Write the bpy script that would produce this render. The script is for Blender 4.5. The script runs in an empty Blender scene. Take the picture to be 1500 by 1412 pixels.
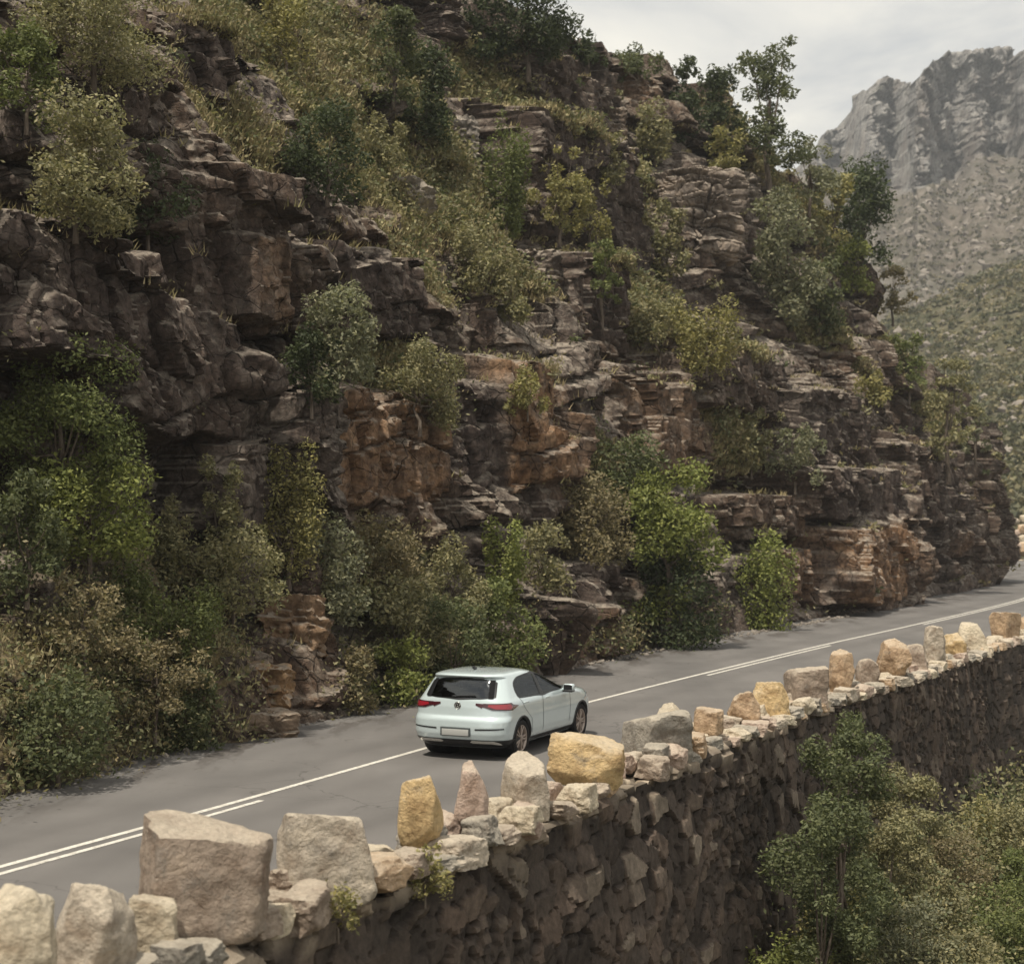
import bpy, bmesh, math, random
import numpy as np
from mathutils import Vector, Matrix
from mathutils.bvhtree import BVHTree
C = bpy.context.scene.collection
SC = bpy.context.scene
R = math.radians
# ------------------------------------------------------------------ camera
F, CX, CY, HY, ZC = 2400.0, 750.0, 706.0, 757.0, 4.1      # focal length, centre, horizon row (photo pixels), eye height (m)
W0, H0 = 1500.0, 1412.0
cd = bpy.data.cameras.new('camera'); cam = bpy.data.objects.new('camera', cd); C.objects.link(cam)
SC.camera = cam
cam.location = (0, 0, ZC)
cd.sensor_fit = 'HORIZONTAL'; cd.sensor_width = 36.0; cd.lens = 36.0*F/W0
PITCH = math.atan((HY-CY)/F)
cam.rotation_euler = (R(90)+PITCH, 0, 0)
cd.clip_start = 0.1; cd.clip_end = 6000
cd.dof.use_dof = True; cd.dof.focus_distance = 29.0; cd.dof.aperture_fstop = 1.8
SC.render.resolution_x = 1024; SC.render.resolution_y = 963
SC.render.engine = 'CYCLES'
SC.view_settings.view_transform = 'Standard'; SC.view_settings.look = 'None'
SC.view_settings.gamma = 1.0; SC.view_settings.exposure = 0.0
# ------------------------------------------------------------------ sky and sun
SUN = Vector((-0.24, -0.30, 0.92)).normalized()
wd = bpy.data.worlds.new('World'); SC.world = wd; wd.use_nodes = True
nt = wd.node_tree; nt.nodes.clear()
wo = nt.nodes.new('ShaderNodeOutputWorld'); bg = nt.nodes.new('ShaderNodeBackground'); bg.inputs[1].default_value = 0.1
sky = nt.nodes.new('ShaderNodeTexSky'); sky.sky_type = 'NISHITA'; sky.sun_disc = False
sky.sun_elevation = math.asin(SUN.z); sky.sun_rotation = math.atan2(SUN.x, SUN.y)
tc = nt.nodes.new('ShaderNodeTexCoord'); mp = nt.nodes.new('ShaderNodeMapping'); mp.inputs['Scale'].default_value = (1, 1, 2.6)
mp.inputs['Location'].default_value = (0.35, 0.1, 0.2)
nz = nt.nodes.new('ShaderNodeTexNoise'); nz.inputs['Scale'].default_value = 5.5; nz.inputs['Detail'].default_value = 7; nz.inputs['Roughness'].default_value = .52
nz.inputs['Distortion'].default_value = .35
rp = nt.nodes.new('ShaderNodeValToRGB')
rp.color_ramp.elements[0].position = .36; rp.color_ramp.elements[0].color = (6.3, 6.45, 6.5, 1)
rp.color_ramp.elements[1].position = .62; rp.color_ramp.elements[1].color = (11.2, 10.7, 9.4, 1)
e = rp.color_ramp.elements.new(.48); e.color = (8.9, 8.7, 8.1, 1)
mx = nt.nodes.new('ShaderNodeMix'); mx.data_type = 'RGBA'; mx.inputs[0].default_value = .93
L = nt.links.new
L(tc.outputs['Generated'], mp.inputs[0]); L(mp.outputs[0], nz.inputs['Vector']); L(nz.outputs[0], rp.inputs[0])
L(sky.outputs[0], mx.inputs[6]); L(rp.outputs[0], mx.inputs[7]); L(mx.outputs[2], bg.inputs[0]); L(bg.outputs[0], wo.inputs[0])
sl = bpy.data.lights.new('sun', 'SUN'); sl.energy = 4.9; sl.angle = R(1.2); sl.color = (1.0, 0.93, 0.80)
so = bpy.data.objects.new('sun', sl); C.objects.link(so); so.rotation_euler = SUN.to_track_quat('Z', 'Y').to_euler(); so.location = (-20, -10, 60)

# ------------------------------------------------------------------ projection helpers (photo pixel -> point in the world)
def ray(px, py): return ((px-CX)/F, (HY-py)/F)            # X/Y, Z/Y
def at(px, py, Y): a, b = ray(px, py); return Vector((a*Y, Y, ZC+b*Y))
def gnd(px, py, z=0.0): a, b = ray(px, py); Y = (z-ZC)/b; return Vector((a*Y, Y, z))
# ------------------------------------------------------------------ noise (numpy)
def _h(*k, seed=0):
    n = np.full(np.broadcast(*k).shape, (seed*374761393) & 0xffffffff, dtype=np.uint64)
    for i, a in enumerate(k):
        n = (n ^ ((np.asarray(a).astype(np.int64).astype(np.uint64) & np.uint64(0xffffffff)) * np.uint64([668265263, 2246822519, 3266489917][i]))) & np.uint64(0xffffffff)
        n = ((n ^ (n >> np.uint64(15))) * np.uint64(2654435761)) & np.uint64(0xffffffff)
    n = ((n ^ (n >> np.uint64(13))) * np.uint64(1274126177)) & np.uint64(0xffffffff)
    n = n ^ (n >> np.uint64(16))
    return n.astype(np.float64)/4294967295.0
def sm(t): return t*t*(3-2*t)
def n2(x, y, seed=0):
    xi, yi = np.floor(x), np.floor(y); u, v = sm(x-xi), sm(y-yi)
    a, b, c, d = _h(xi, yi, seed=seed), _h(xi+1, yi, seed=seed), _h(xi, yi+1, seed=seed), _h(xi+1, yi+1, seed=seed)
    return (a*(1-u)+b*u)*(1-v)+(c*(1-u)+d*u)*v
def n3(x, y, z, seed=0):
    zi = np.floor(z); w = sm(z-zi); o = 0
    xi, yi = np.floor(x), np.floor(y); u, v = sm(x-xi), sm(y-yi)
    for k, f in ((0, 1-w), (1, w)):
        a, b, c, d = (_h(xi+i, yi+j, zi+k, seed=seed) for j in (0, 1) for i in (0, 1))
        o = o+f*((a*(1-u)+b*u)*(1-v)+(c*(1-u)+d*u)*v)
    return o
def fbm(x, y, seed=0, o=4, g=.5):
    t, a, s = 0, 1, 0
    for i in range(o): t = t+a*n2(x*2**i+i*17.3, y*2**i+i*9.1, seed+i); s += a; a *= g
    return t/s*2-1
def fbm3(x, y, z, seed=0, o=3, g=.5):
    t, a, s = 0, 1, 0
    for i in range(o): t = t+a*n3(x*2**i+i*7.3, y*2**i+i*3.1, z*2**i, seed+i); s += a; a *= g
    return t/s*2-1
def voro(x, y, seed=0, jit=.85, box=False):
    xi, yi = np.floor(x), np.floor(y)
    f1 = np.full(x.shape, 9.); f2 = f1.copy(); cid = np.zeros(x.shape)
    for dx in (-1, 0, 1):
        for dy in (-1, 0, 1):
            cx, cy = xi+dx, yi+dy
            px = cx+.5+jit*(_h(cx, cy, seed=seed)-.5); py = cy+.5+jit*(_h(cx, cy, seed=seed+1)-.5)
            d = (np.maximum(abs(x-px), abs(y-py))*.75+.25*np.hypot(x-px, y-py)) if box else np.hypot(x-px, y-py); m = d < f1
            f2 = np.where(m, f1, np.minimum(f2, d)); f1 = np.where(m, d, f1); cid = np.where(m, _h(cx, cy, seed=seed+2), cid)
    return f1, f2, cid
def facet(x, y, seed, k1=1., k2=.7, jit=.9):
    xi, yi = np.floor(x), np.floor(y); f1 = np.full(x.shape, 9.); out = np.zeros(x.shape)
    for dx in (-1, 0, 1):
        for dy in (-1, 0, 1):
            cx, cy = xi+dx, yi+dy; px = cx+.5+jit*(_h(cx, cy, seed=seed)-.5); py = cy+.5+jit*(_h(cx, cy, seed=seed+1)-.5)
            d = .7*np.maximum(abs(x-px), abs(y-py))+.3*np.hypot(x-px, y-py); m = d < f1; f1 = np.where(m, d, f1)
            v = k1*(_h(cx, cy, seed=seed+2)-.5)+k2*((_h(cx, cy, seed=seed+3)-.5)*2*(x-px)+(_h(cx, cy, seed=seed+4)-.5)*2*(y-py)); out = np.where(m, v, out)
    return out
def blocks(s, h, T, Wd, seed):
    hh = h/T+.55*(n2(s*.11/Wd*2, h*.0+3.1, seed+5)*2-1)+.25*(n2(s/T*.4, h/T*.4, seed+7)-.5)
    # uneven beds
    hh = hh+.33*np.sin(hh*2.1+seed)
    Lr = np.floor(hh); fy = hh-Lr
    ww = s/Wd*(.65+.8*_h(Lr, Lr*0, seed=seed))+_h(Lr, Lr*0+1, seed=seed)*17+.30*(n2(h/T*.8, s/Wd*.7, seed+9)*2-1)
    ww = ww+.3*np.sin(ww*1.7+Lr)
    Cc = np.floor(ww); fx = ww-Cc
    return _h(Lr, Cc, seed=seed+3), np.minimum(np.minimum(fy, 1-fy)*T, np.minimum(fx, 1-fx)*Wd*.9), _h(Lr, Cc, seed=seed+4)
# ------------------------------------------------------------------ mesh helpers
def link(name, me, mat=None, parent=None):
    o = bpy.data.objects.new(name, me); C.objects.link(o)
    if mat is not None and me is not None: me.materials.append(mat)
    if parent is not None: o.parent = parent
    return o
def mesh_np(name, V, Q, smooth=False):
    me = bpy.data.meshes.new(name); V = np.asarray(V, dtype=np.float32); Q = np.asarray(Q, dtype=np.int32)
    k = Q.shape[1]
    me.vertices.add(len(V)); me.vertices.foreach_set('co', V.ravel())
    me.loops.add(Q.size); me.loops.foreach_set('vertex_index', Q.ravel())
    me.polygons.add(len(Q)); me.polygons.foreach_set('loop_start', np.arange(0, Q.size, k, dtype=np.int32))
    me.polygons.foreach_set('loop_total', np.full(len(Q), k, dtype=np.int32))
    me.polygons.foreach_set('use_smooth', np.full(len(Q), smooth))
    me.update(calc_edges=True); me.validate(); return me
def grid_q(a, b, wrap=False):
    i = np.arange(a-1)[:, None]; j = np.arange(b if wrap else b-1)[None]; j2 = (j+1) % b
    return np.stack([i*b+j, (i+1)*b+j, (i+1)*b+j2, i*b+j2], -1).reshape(-1, 4)
def attr(me, name, vals):
    a = me.attributes.new(name, 'FLOAT', 'POINT'); a.data.foreach_set('value', np.asarray(vals, dtype=np.float32).ravel())
def tag(o, label=None, cat=None, group=None, kind=None):
    if label: o['label'] = label
    if cat: o['category'] = cat
    if group: o['group'] = group
    if kind: o['kind'] = kind
    return o
def empty(name, loc, rz=0):
    o = bpy.data.objects.new(name, None); C.objects.link(o); o.location = loc; o.rotation_euler = (0, 0, rz); o.empty_display_size = .3; return o
# ------------------------------------------------------------------ material helpers
class M:
    def __init__(s, name, rough=.85, spec=.25):
        s.m = bpy.data.materials.new(name); s.m.use_nodes = True; s.t = s.m.node_tree; s.b = s.t.nodes['Principled BSDF']; s.out = s.t.nodes['Material Output']
        s.b.inputs['Roughness'].default_value = rough; s.b.inputs['Specular IOR Level'].default_value = spec
    def n(s, ty, ins=None, **kw):
        x = s.t.nodes.new('ShaderNode'+ty)
        for k, v in kw.items(): setattr(x, k, v)
        for k, v in (ins or {}).items():
            if isinstance(v, bpy.types.NodeSocket): s.t.links.new(v, x.inputs[k])
            else: x.inputs[k].default_value = v
        return x
    def co(s, scale=(1, 1, 1), kind='Object'):
        return s.n('Mapping', {0: s.n('TexCoord').outputs[kind], 'Scale': scale}).outputs[0]
    def noise(s, scale, detail=4, rough=.55, vec=None, dist=0):
        return s.n('TexNoise', {'Vector': vec if vec is not None else s.co(), 'Scale': scale, 'Detail': detail, 'Roughness': rough, 'Distortion': dist}).outputs[0]
    def ramp(s, f, stops):
        x = s.n('ValToRGB', {0: f}); cr = x.color_ramp
        while len(cr.elements) < len(stops): cr.elements.new(.5)
        for e_, (p, c) in zip(cr.elements, stops): e_.position = p; e_.color = (*c, 1) if not isinstance(c, (int, float)) else (c, c, c, 1)
        return x.outputs[0]
    def mix(s, f, a, b, mode='MIX'):
        x = s.n('Mix', data_type='RGBA', blend_type=mode)
        for k, v in ((0, f), (6, a), (7, b)):
            if isinstance(v, bpy.types.NodeSocket): s.t.links.new(v, x.inputs[k])
            else: x.inputs[k].default_value = v if k == 0 else (*v, 1)
        return x.outputs[2]
    def math(s, op, a, b=0.5, clamp=False):
        x = s.n('Math', operation=op, use_clamp=clamp)
        for k, v in ((0, a), (1, b)):
            if isinstance(v, bpy.types.NodeSocket): s.t.links.new(v, x.inputs[k])
            else: x.inputs[k].default_value = v
        return x.outputs[0]
    def at(s, name): return s.n('Attribute', attribute_name=name).outputs['Fac']
    def up(s): return s.n('SeparateXYZ', {0: s.n('NewGeometry').outputs['Normal']}).outputs[2]
    def color(s, c):
        if isinstance(c, bpy.types.NodeSocket): s.t.links.new(c, s.b.inputs[0])
        else: s.b.inputs[0].default_value = (*c, 1)
        return s
    def bump(s, h, strength=.5, dist=.05):
        x = s.n('Bump', {'Height': h, 'Strength': strength, 'Distance': dist}); s.t.links.new(x.outputs[0], s.b.inputs['Normal']); return s
def plain(name, c, rough=.5, spec=.3, metal=0, coat=0):
    m = M(name, rough, spec).color(c); m.b.inputs['Metallic'].default_value = metal; m.b.inputs['Coat Weight'].default_value = coat; m.b.inputs['Coat Roughness'].default_value = .06
    return m.m

# cliff rock
k = M('cliff_rock', .92, .15)
big = k.noise(.16, 5, .6); med = k.noise(.9, 6, .62, dist=.6); fine = k.noise(7, 6, .65); streak = k.noise(1.4, 5, .6, k.co((1, 1, .22)))
base = k.ramp(med, [(.28, (.040, .030, .026)), (.45, (.088, .068, .058)), (.58, (.15, .120, .102)), (.72, (.27, .23, .195))])
base = k.mix(k.ramp(big, [(.42, 0), (.62, .65)]), base, k.mix(med, (.06, .040, .030), (.15, .098, .066)))
base = k.mix(k.ramp(streak, [(.50, 0), (.68, .5)]), base, (.030, .024, .021))
base = k.mix(k.ramp(k.noise(1.6, 7, .72, dist=.4), [(.55, 0), (.66, .75)]), base, (.25, .215, .185))
tanc = k.ramp(k.noise(1.7, 5, .6), [(.3, (.11, .062, .036)), (.5, (.23, .135, .078)), (.7, (.32, .21, .13))])
base = k.mix(k.math('MULTIPLY', k.at('tan'), k.ramp(k.noise(1.1, 4, .6), [(.35, .25), (.55, 1.)])), base, tanc)
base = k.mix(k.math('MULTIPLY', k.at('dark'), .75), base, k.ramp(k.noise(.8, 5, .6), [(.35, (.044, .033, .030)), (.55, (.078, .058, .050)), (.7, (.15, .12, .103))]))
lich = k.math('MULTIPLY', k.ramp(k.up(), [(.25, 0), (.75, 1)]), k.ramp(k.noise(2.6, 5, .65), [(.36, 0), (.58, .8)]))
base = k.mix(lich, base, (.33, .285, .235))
soil = k.ramp(k.noise(1.2, 6, .7), [(.32, (.085, .068, .032)), (.48, (.15, .118, .058)), (.62, (.22, .172, .095)), (.8, (.32, .265, .185))])
sf = k.math('MULTIPLY', k.at('soil'), k.ramp(k.math('ADD', k.up(), k.math('MULTIPLY', med, .6)), [(.45, 0), (.75, 1)]))
base = k.mix(sf, base, soil)
wv = k.n('VectorMath', {0: k.co(), 1: k.n('VectorMath', {0: k.n('TexNoise', {'Vector': k.co(), 'Scale': 1.3, 'Detail': 4}).outputs['Color'], 'Scale': .55}, operation='SCALE').outputs[0]}, operation='ADD').outputs[0]
ck = k.n('TexVoronoi', {'Vector': k.n('Mapping', {0: wv, 'Scale': (1, 1, 1.5)}).outputs[0], 'Scale': .85}, feature='DISTANCE_TO_EDGE').outputs['Distance']
ck2 = k.n('TexVoronoi', {'Vector': k.n('Mapping', {0: wv, 'Scale': (1, 1, 2.2)}).outputs[0], 'Scale': 2.6}, feature='DISTANCE_TO_EDGE').outputs['Distance']
crk = k.math('MULTIPLY', k.ramp(ck, [(0, 0), (.022, 1)]), k.math('ADD', k.math('MULTIPLY', k.ramp(ck2, [(0, 0), (.035, 1)]), .45), .55))
base = k.mix(k.math('MULTIPLY', k.math('MULTIPLY', k.math('SUBTRACT', 1., crk), k.ramp(k.noise(.5, 4, .6), [(.42, .1), (.6, .85)])), k.math('SUBTRACT', 1., sf)), base, (.018, .014, .012))
base = k.mix(.8, base, k.ramp(fine, [(.32, (.40, .40, .40)), (.5, (.95, .95, .95)), (.68, (1.55, 1.52, 1.48))]), 'MULTIPLY')
k.color(base).bump(k.math('ADD', k.math('ADD', k.math('MULTIPLY', k.noise(6, 8, .75), .45), k.math('MULTIPLY', k.noise(2.2, 8, .72), .6)), k.math('MULTIPLY', crk, .35)), .9, .16)
ROCK = k.m
# masonry
k = M('masonry', .93, .12)
tone = k.at('tone')
base = k.ramp(tone, [(.0, (.052, .043, .038)), (.3, (.074, .060, .052)), (.55, (.098, .079, .067)), (.75, (.122, .092, .074)), (.92, (.15, .12, .098)), (1., (.25, .21, .17))])
base = k.mix(k.ramp(k.at('gap'), [(0, .8), (1, 0)]), base, (.016, .012, .010))
base = k.mix(k.ramp(k.noise(.55, 4, .6), [(.4, 0), (.65, .6)]), base, (.034, .030, .026))
base = k.mix(.85, base, k.ramp(k.noise(9, 6, .7), [(.3, (.5, .5, .5)), (.7, (1.4, 1.36, 1.3))]), 'MULTIPLY')
base = k.mix(k.at('cap'), base, k.ramp(k.noise(4, 5, .65), [(.3, (.22, .165, .115)), (.5, (.42, .345, .26)), (.75, (.56, .48, .38))]))
k.color(base).bump(k.noise(6, 8, .7), .7, .05); MASON = k.m
# loose parapet stones: tint comes from the stone's own object colour
k = M('sandstone', .9, .15)
oc = k.n('ObjectInfo').outputs['Color']
base = k.mix(.9, oc, k.ramp(k.noise(2.4, 6, .65), [(.3, (.50, .43, .37)), (.5, (.98, .97, .95)), (.7, (1.25, 1.22, 1.15))]), 'MULTIPLY')
base = k.mix(k.ramp(k.noise(1.3, 4, .6, dist=1.), [(.58, 0), (.7, .7)]), base, (.22, .12, .07))
base = k.mix(k.ramp(k.noise(3.1, 5, .7, dist=.5), [(.56, 0), (.68, .6)]), base, (.20, .185, .165))
base = k.mix(k.math('MULTIPLY', k.ramp(k.up(), [(.3, 0), (.8, .6)]), k.ramp(k.noise(3.3, 4, .6), [(.3, .4), (.6, 1)])), base, (.56, .49, .39))  # upward faces painted paler: the look of sunlit tops put into the colour
base = k.mix(.5, base, k.ramp(k.noise(18, 6, .7), [(.3, (.55, .55, .55)), (.7, (1.3, 1.3, 1.3))]), 'MULTIPLY')
k.color(base).bump(k.math('ADD', k.noise(3.5, 8, .68), k.math('MULTIPLY', k.noise(4.5, 5, .6, k.co((1, 1, 1.5))), .35)), 1., .14); STONE = k.m
# asphalt
k = M('asphalt', .85, .25)
g = k.noise(.35, 5, .6); long_ = k.noise(.8, 4, .6, k.n('Mapping', {0: k.n('TexCoord').outputs['Object'], 'Rotation': (0, 0, R(25.5)), 'Scale': (1, .06, 1)}).outputs[0])
base = k.ramp(g, [(.3, (.120, .113, .108)), (.7, (.166, .156, .149))])
base = k.mix(.7, base, k.ramp(long_, [(.35, (.86, .86, .86)), (.65, (1.1, 1.09, 1.08))]), 'MULTIPLY')
base = k.mix(.5, base, k.ramp(k.noise(60, 3, .7), [(.3, (.72, .72, .72)), (.7, (1.25, 1.25, 1.25))]), 'MULTIPLY')
base = k.mix(k.math('MULTIPLY', k.at('edge'), k.ramp(k.noise(.9, 6, .65, k.n('Mapping', {0: k.n('TexCoord').outputs['Object'], 'Rotation': (0, 0, R(25.5)), 'Scale': (1.6, .45, 1)}).outputs[0]), [(.5, 0), (.57, .75)])), base, (.045, .036, .030))
base = k.mix(k.math('MULTIPLY', k.at('track'), k.math('MULTIPLY', long_, .55)), base, (.085, .079, .075))
v_ = k.n('TexVoronoi', {'Vector': k.n('VectorMath', {0: k.co(), 1: k.n('TexNoise', {'Vector': k.co(), 'Scale': 1.5, 'Detail': 5}).outputs['Color']}, operation='ADD').outputs[0], 'Scale': .38}, feature='DISTANCE_TO_EDGE').outputs['Distance']
base = k.mix(k.math('MULTIPLY', k.ramp(v_, [(0, .8), (.006, 0)]), k.ramp(k.noise(.2, 3, .5), [(.45, 0), (.55, 1)])), base, (.05, .045, .042))
k.color(base).bump(k.noise(90, 3, .6), .35, .01); ASPH = k.m
k = M('road_paint', .7, .3); k.color(k.mix(k.ramp(k.noise(14, 6, .75), [(.36, .75), (.46, 0)]), k.ramp(k.noise(5, 5, .7), [(.3, (.42, .39, .34)), (.55, (.62, .59, .53))]), (.16, .15, .14))); PAINT = k.m
# leaves / bark: tint is the plant's own colour
def leafmat(name, gloss=.45):
    k = M(name, .6, .2)
    geo = k.n('NewGeometry'); oc = k.n('ObjectInfo').outputs['Color']
    c = k.mix(.85, oc, k.ramp(geo.outputs['Random Per Island'], [(0, (.55, .60, .55)), (.35, (.85, .88, .8)), (.7, (1.1, 1.08, .95)), (1, (1.4, 1.33, 1.1))]), 'MULTIPLY')
    c = k.mix(.5, c, k.ramp(k.noise(1.1, 3, .6), [(.35, (.75, .7, .6)), (.65, (1.25, 1.25, 1.1))]), 'MULTIPLY')
    k.color(c)
    tr = k.n('BsdfTranslucent', {0: k.mix(.5, c, (1., 1.15, .5), 'MULTIPLY')})
    ms = k.n('MixShader', {0: .28, 1: k.b.outputs[0], 2: tr.outputs[0]}); k.t.links.new(ms.outputs[0], k.out.inputs[0]); return k.m
LEAF = leafmat('leaves')
k = M('bark', .9, .1); k.color(k.ramp(k.noise(9, 5, .7, k.co((1, 1, .3))), [(.3, (.06, .045, .034)), (.7, (.19, .155, .125))])).bump(k.noise(20, 4, .6), .5, .02); BARK = k.m
# ground of the ravine and the far hill
k = M('scrub_ground', .95, .1)
base = k.ramp(k.noise(.5, 7, .7), [(.3, (.03, .027, .014)), (.5, (.075, .062, .032)), (.7, (.15, .12, .07))]); k.color(base).bump(k.noise(2, 6, .7), .8, .2); GROUND = k.m
k = M('hillside', .95, .1)
v1 = k.n('TexVoronoi', {'Vector': k.co(), 'Scale': .32, 'Randomness': 1.}, feature='F1')
base = k.ramp(k.noise(.05, 7, .7), [(.3, (.085, .080, .046)), (.45, (.145, .130, .080)), (.58, (.215, .185, .130)), (.75, (.31, .27, .21))])
base = k.mix(k.ramp(v1.outputs['Distance'], [(.3, .85), (.85, 0)]), base, k.mix(v1.outputs['Color'], (.04, .045, .022), (.115, .11, .055)))
base = k.mix(k.math('MULTIPLY', k.ramp(k.noise(.45, 6, .75), [(.56, 0), (.64, 1)]), k.ramp(k.noise(.03, 4, .6), [(.45, .15), (.6, .8)])), base, (.36, .32, .27))
k.color(base).bump(k.noise(.6, 8, .75), 1., 1.2); HILLM = k.m
k = M('mountain_rock', .95, .1)
st = k.noise(.26, 9, .78, k.co((1, 1, .6)))
base = k.ramp(st, [(.36, (.05, .048, .048)), (.46, (.17, .162, .155)), (.54, (.27, .255, .24)), (.66, (.42, .395, .365))])
base = k.mix(k.ramp(k.noise(.05, 6, .65), [(.48, 0), (.66, .55)]), base, (.19, .15, .125))
base = k.mix(k.ramp(k.noise(.12, 8, .75), [(.56, 0), (.64, .7)]), base, (.085, .088, .066))
gr = k.ramp(k.noise(.13, 9, .8), [(.38, (.060, .055, .040)), (.47, (.120, .102, .080)), (.56, (.175, .148, .122)), (.68, (.32, .285, .25))])
gr = k.mix(k.ramp(k.noise(.022, 5, .6), [(.45, 0), (.6, .6)]), gr, (.095, .092, .060))
vv = k.n('TexVoronoi', {'Vector': k.co(), 'Scale': .3, 'Randomness': 1.}, feature='F1')
gr = k.mix(k.ramp(vv.outputs['Distance'], [(.2, .6), (.6, 0)]), gr, k.mix(vv.outputs['Color'], (.08, .078, .055), (.20, .17, .14)))
base = k.mix(k.at('soil'), base, gr)
k.color(base).bump(k.noise(.35, 9, .75, k.co((1, 1, .7))), .8, 1.6); MTN = k.m

# ------------------------------------------------------------------ road geometry
def catmull(P, n=24):
    P = [2*P[0]-P[1]]+P+[2*P[-1]-P[-2]]; out = []
    for i in range(1, len(P)-2):
        p0, p1, p2, p3 = P[i-1:i+3]
        for t in np.arange(n)/n: out.append(.5*((2*p1)+(-p0+p2)*t+(2*p0-5*p1+4*p2-p3)*t*t+(-p0+3*p1-3*p2+p3)*t**3))
    out.append(P[-2]); return out
cl = [gnd(*p) for p in ((0, 1268), (300, 1186), (612, 1098), (868, 1026), (1180, 950), (1340, 914.5), (1500, 876))]
d0 = (cl[1]-cl[0]).normalized()
cl = [cl[0]-d0*34, cl[0]-d0*17]+cl+[Vector(p) for p in ((33.3, 101, 0), (41.5, 121, 0), (46.8, 137, 0), (45.5, 148, 0), (37, 153, 0), (22, 152, 0), (4, 148, 0))]
cl = catmull(cl, 16)
cl = np.array([(p.x, p.y) for p in cl])
for _ in range(6): cl[1:-1] = .25*cl[:-2]+.5*cl[1:-1]+.25*cl[2:]
seg = np.hypot(*np.diff(cl, axis=0).T); acc = np.r_[0, np.cumsum(seg)]
def resample(st):
    x = np.interp(st, acc, cl[:, 0]); y = np.interp(st, acc, cl[:, 1]); e_ = .8
    dx = np.interp(st+e_, acc, cl[:, 0])-np.interp(st-e_, acc, cl[:, 0]); dy = np.interp(st+e_, acc, cl[:, 1])-np.interp(st-e_, acc, cl[:, 1])
    l_ = np.hypot(dx, dy); return np.c_[x, y], np.c_[dx/l_, dy/l_]
def offs(st, o):                                              # point at distance o to the right of the centre line
    p, d = resample(np.atleast_1d(st)); return p+np.c_[d[:, 1], -d[:, 0]]*np.asarray(o).reshape(-1, 1)
ST = np.arange(0, acc[-1], .6)
cols = np.r_[-9.5, -6, np.arange(-4.4, 4.95, .22)]
V = np.concatenate([np.c_[offs(ST, np.full(len(ST), o)), np.zeros(len(ST))][:, None] for o in cols], 1).reshape(-1, 3)
me = mesh_np('road', V, grid_q(len(ST), len(cols))[:, ::-1]); attr(me, 'edge', np.tile(np.interp(cols, [-3.2, -1.6], [1, 0]), len(ST))); attr(me, 'track', np.tile(sum(np.exp(-((cols-t_)/.28)**2) for t_ in (-2.5, -.95, .95, 2.6)), len(ST)))
tag(link('road', me, ASPH), kind='structure')
def stripe(a, b, o, w, name='road_marking'):
    st = np.linspace(a, b, max(2, int((b-a)/.5))); A, B = offs(st, np.full(len(st), o-w/2)), offs(st, np.full(len(st), o+w/2))
    V = np.concatenate([np.c_[A, A[:, :1]*0+.005][:, None], np.c_[B, B[:, :1]*0+.005][:, None]], 1).reshape(-1, 3); return V, grid_q(len(st), 2)[:, ::-1]
def st_at(px, py):
    p = gnd(px, py); return acc[np.argmin(np.hypot(cl[:, 0]-p.x, cl[:, 1]-p.y))]
VV, QQ, nv = [], [], 0
for a, b, o, w in ((1, acc[-1]-2, 0, .11), (1, st_at(366, 1168), .27, .10), (st_at(1015, 990), st_at(1205, 946), .27, .10), (st_at(1345, 914), st_at(1500, 876)+14, .27, .10)):
    v, q = stripe(a, b, o, w); VV.append(v); QQ.append(q+nv); nv += len(v)
tag(link('road_marking', mesh_np('road_marking', np.concatenate(VV), np.concatenate(QQ)), PAINT), kind='structure')

# ------------------------------------------------------------------ cliff
AZ = R(25.5); DV = np.array([math.sin(AZ), math.cos(AZ)]); NV = np.array([-math.cos(AZ), math.sin(AZ)])   # along the road, into the hill
B0 = np.array(gnd(800, 985)[:2])
def pl(px, py, o):                                            # pixel + set-back -> (s, h)
    a, b = ray(px, py); Y = (o+B0@NV)/(np.array([a, 1])@NV); p = np.array([a*Y, Y]); return (p-B0)@DV, ZC+b*Y
def base_o(px, py): p = np.array(gnd(px, py)[:2])-B0; return p@DV, p@NV
SKY = [(-400, -330, 13), (0, -260, 14), (300, -220, 15), (520, -150, 15), (660, -70, 14.5), (745, -10, 14), (790, 38, 13.5), (850, 66, 13), (925, 82, 12.5), (985, 105, 12), (1055, 140, 10.5), (1090, 200, 9.5), (1150, 235, 8.6), (1205, 290, 7), (1262, 355, 5.5), (1300, 425, 4.3),
       (1328, 500, 3.2), (1360, 545, 2.2), (1398, 572, 1.3), (1432, 630, .3), (1455, 690, -.4), (1464, 735, -.8)]
sk = np.array([(*pl(*p), p[2]) for p in SKY]); o_ = np.argsort(sk[:, 0]); sk = sk[o_]
S_END = 69.6
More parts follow.
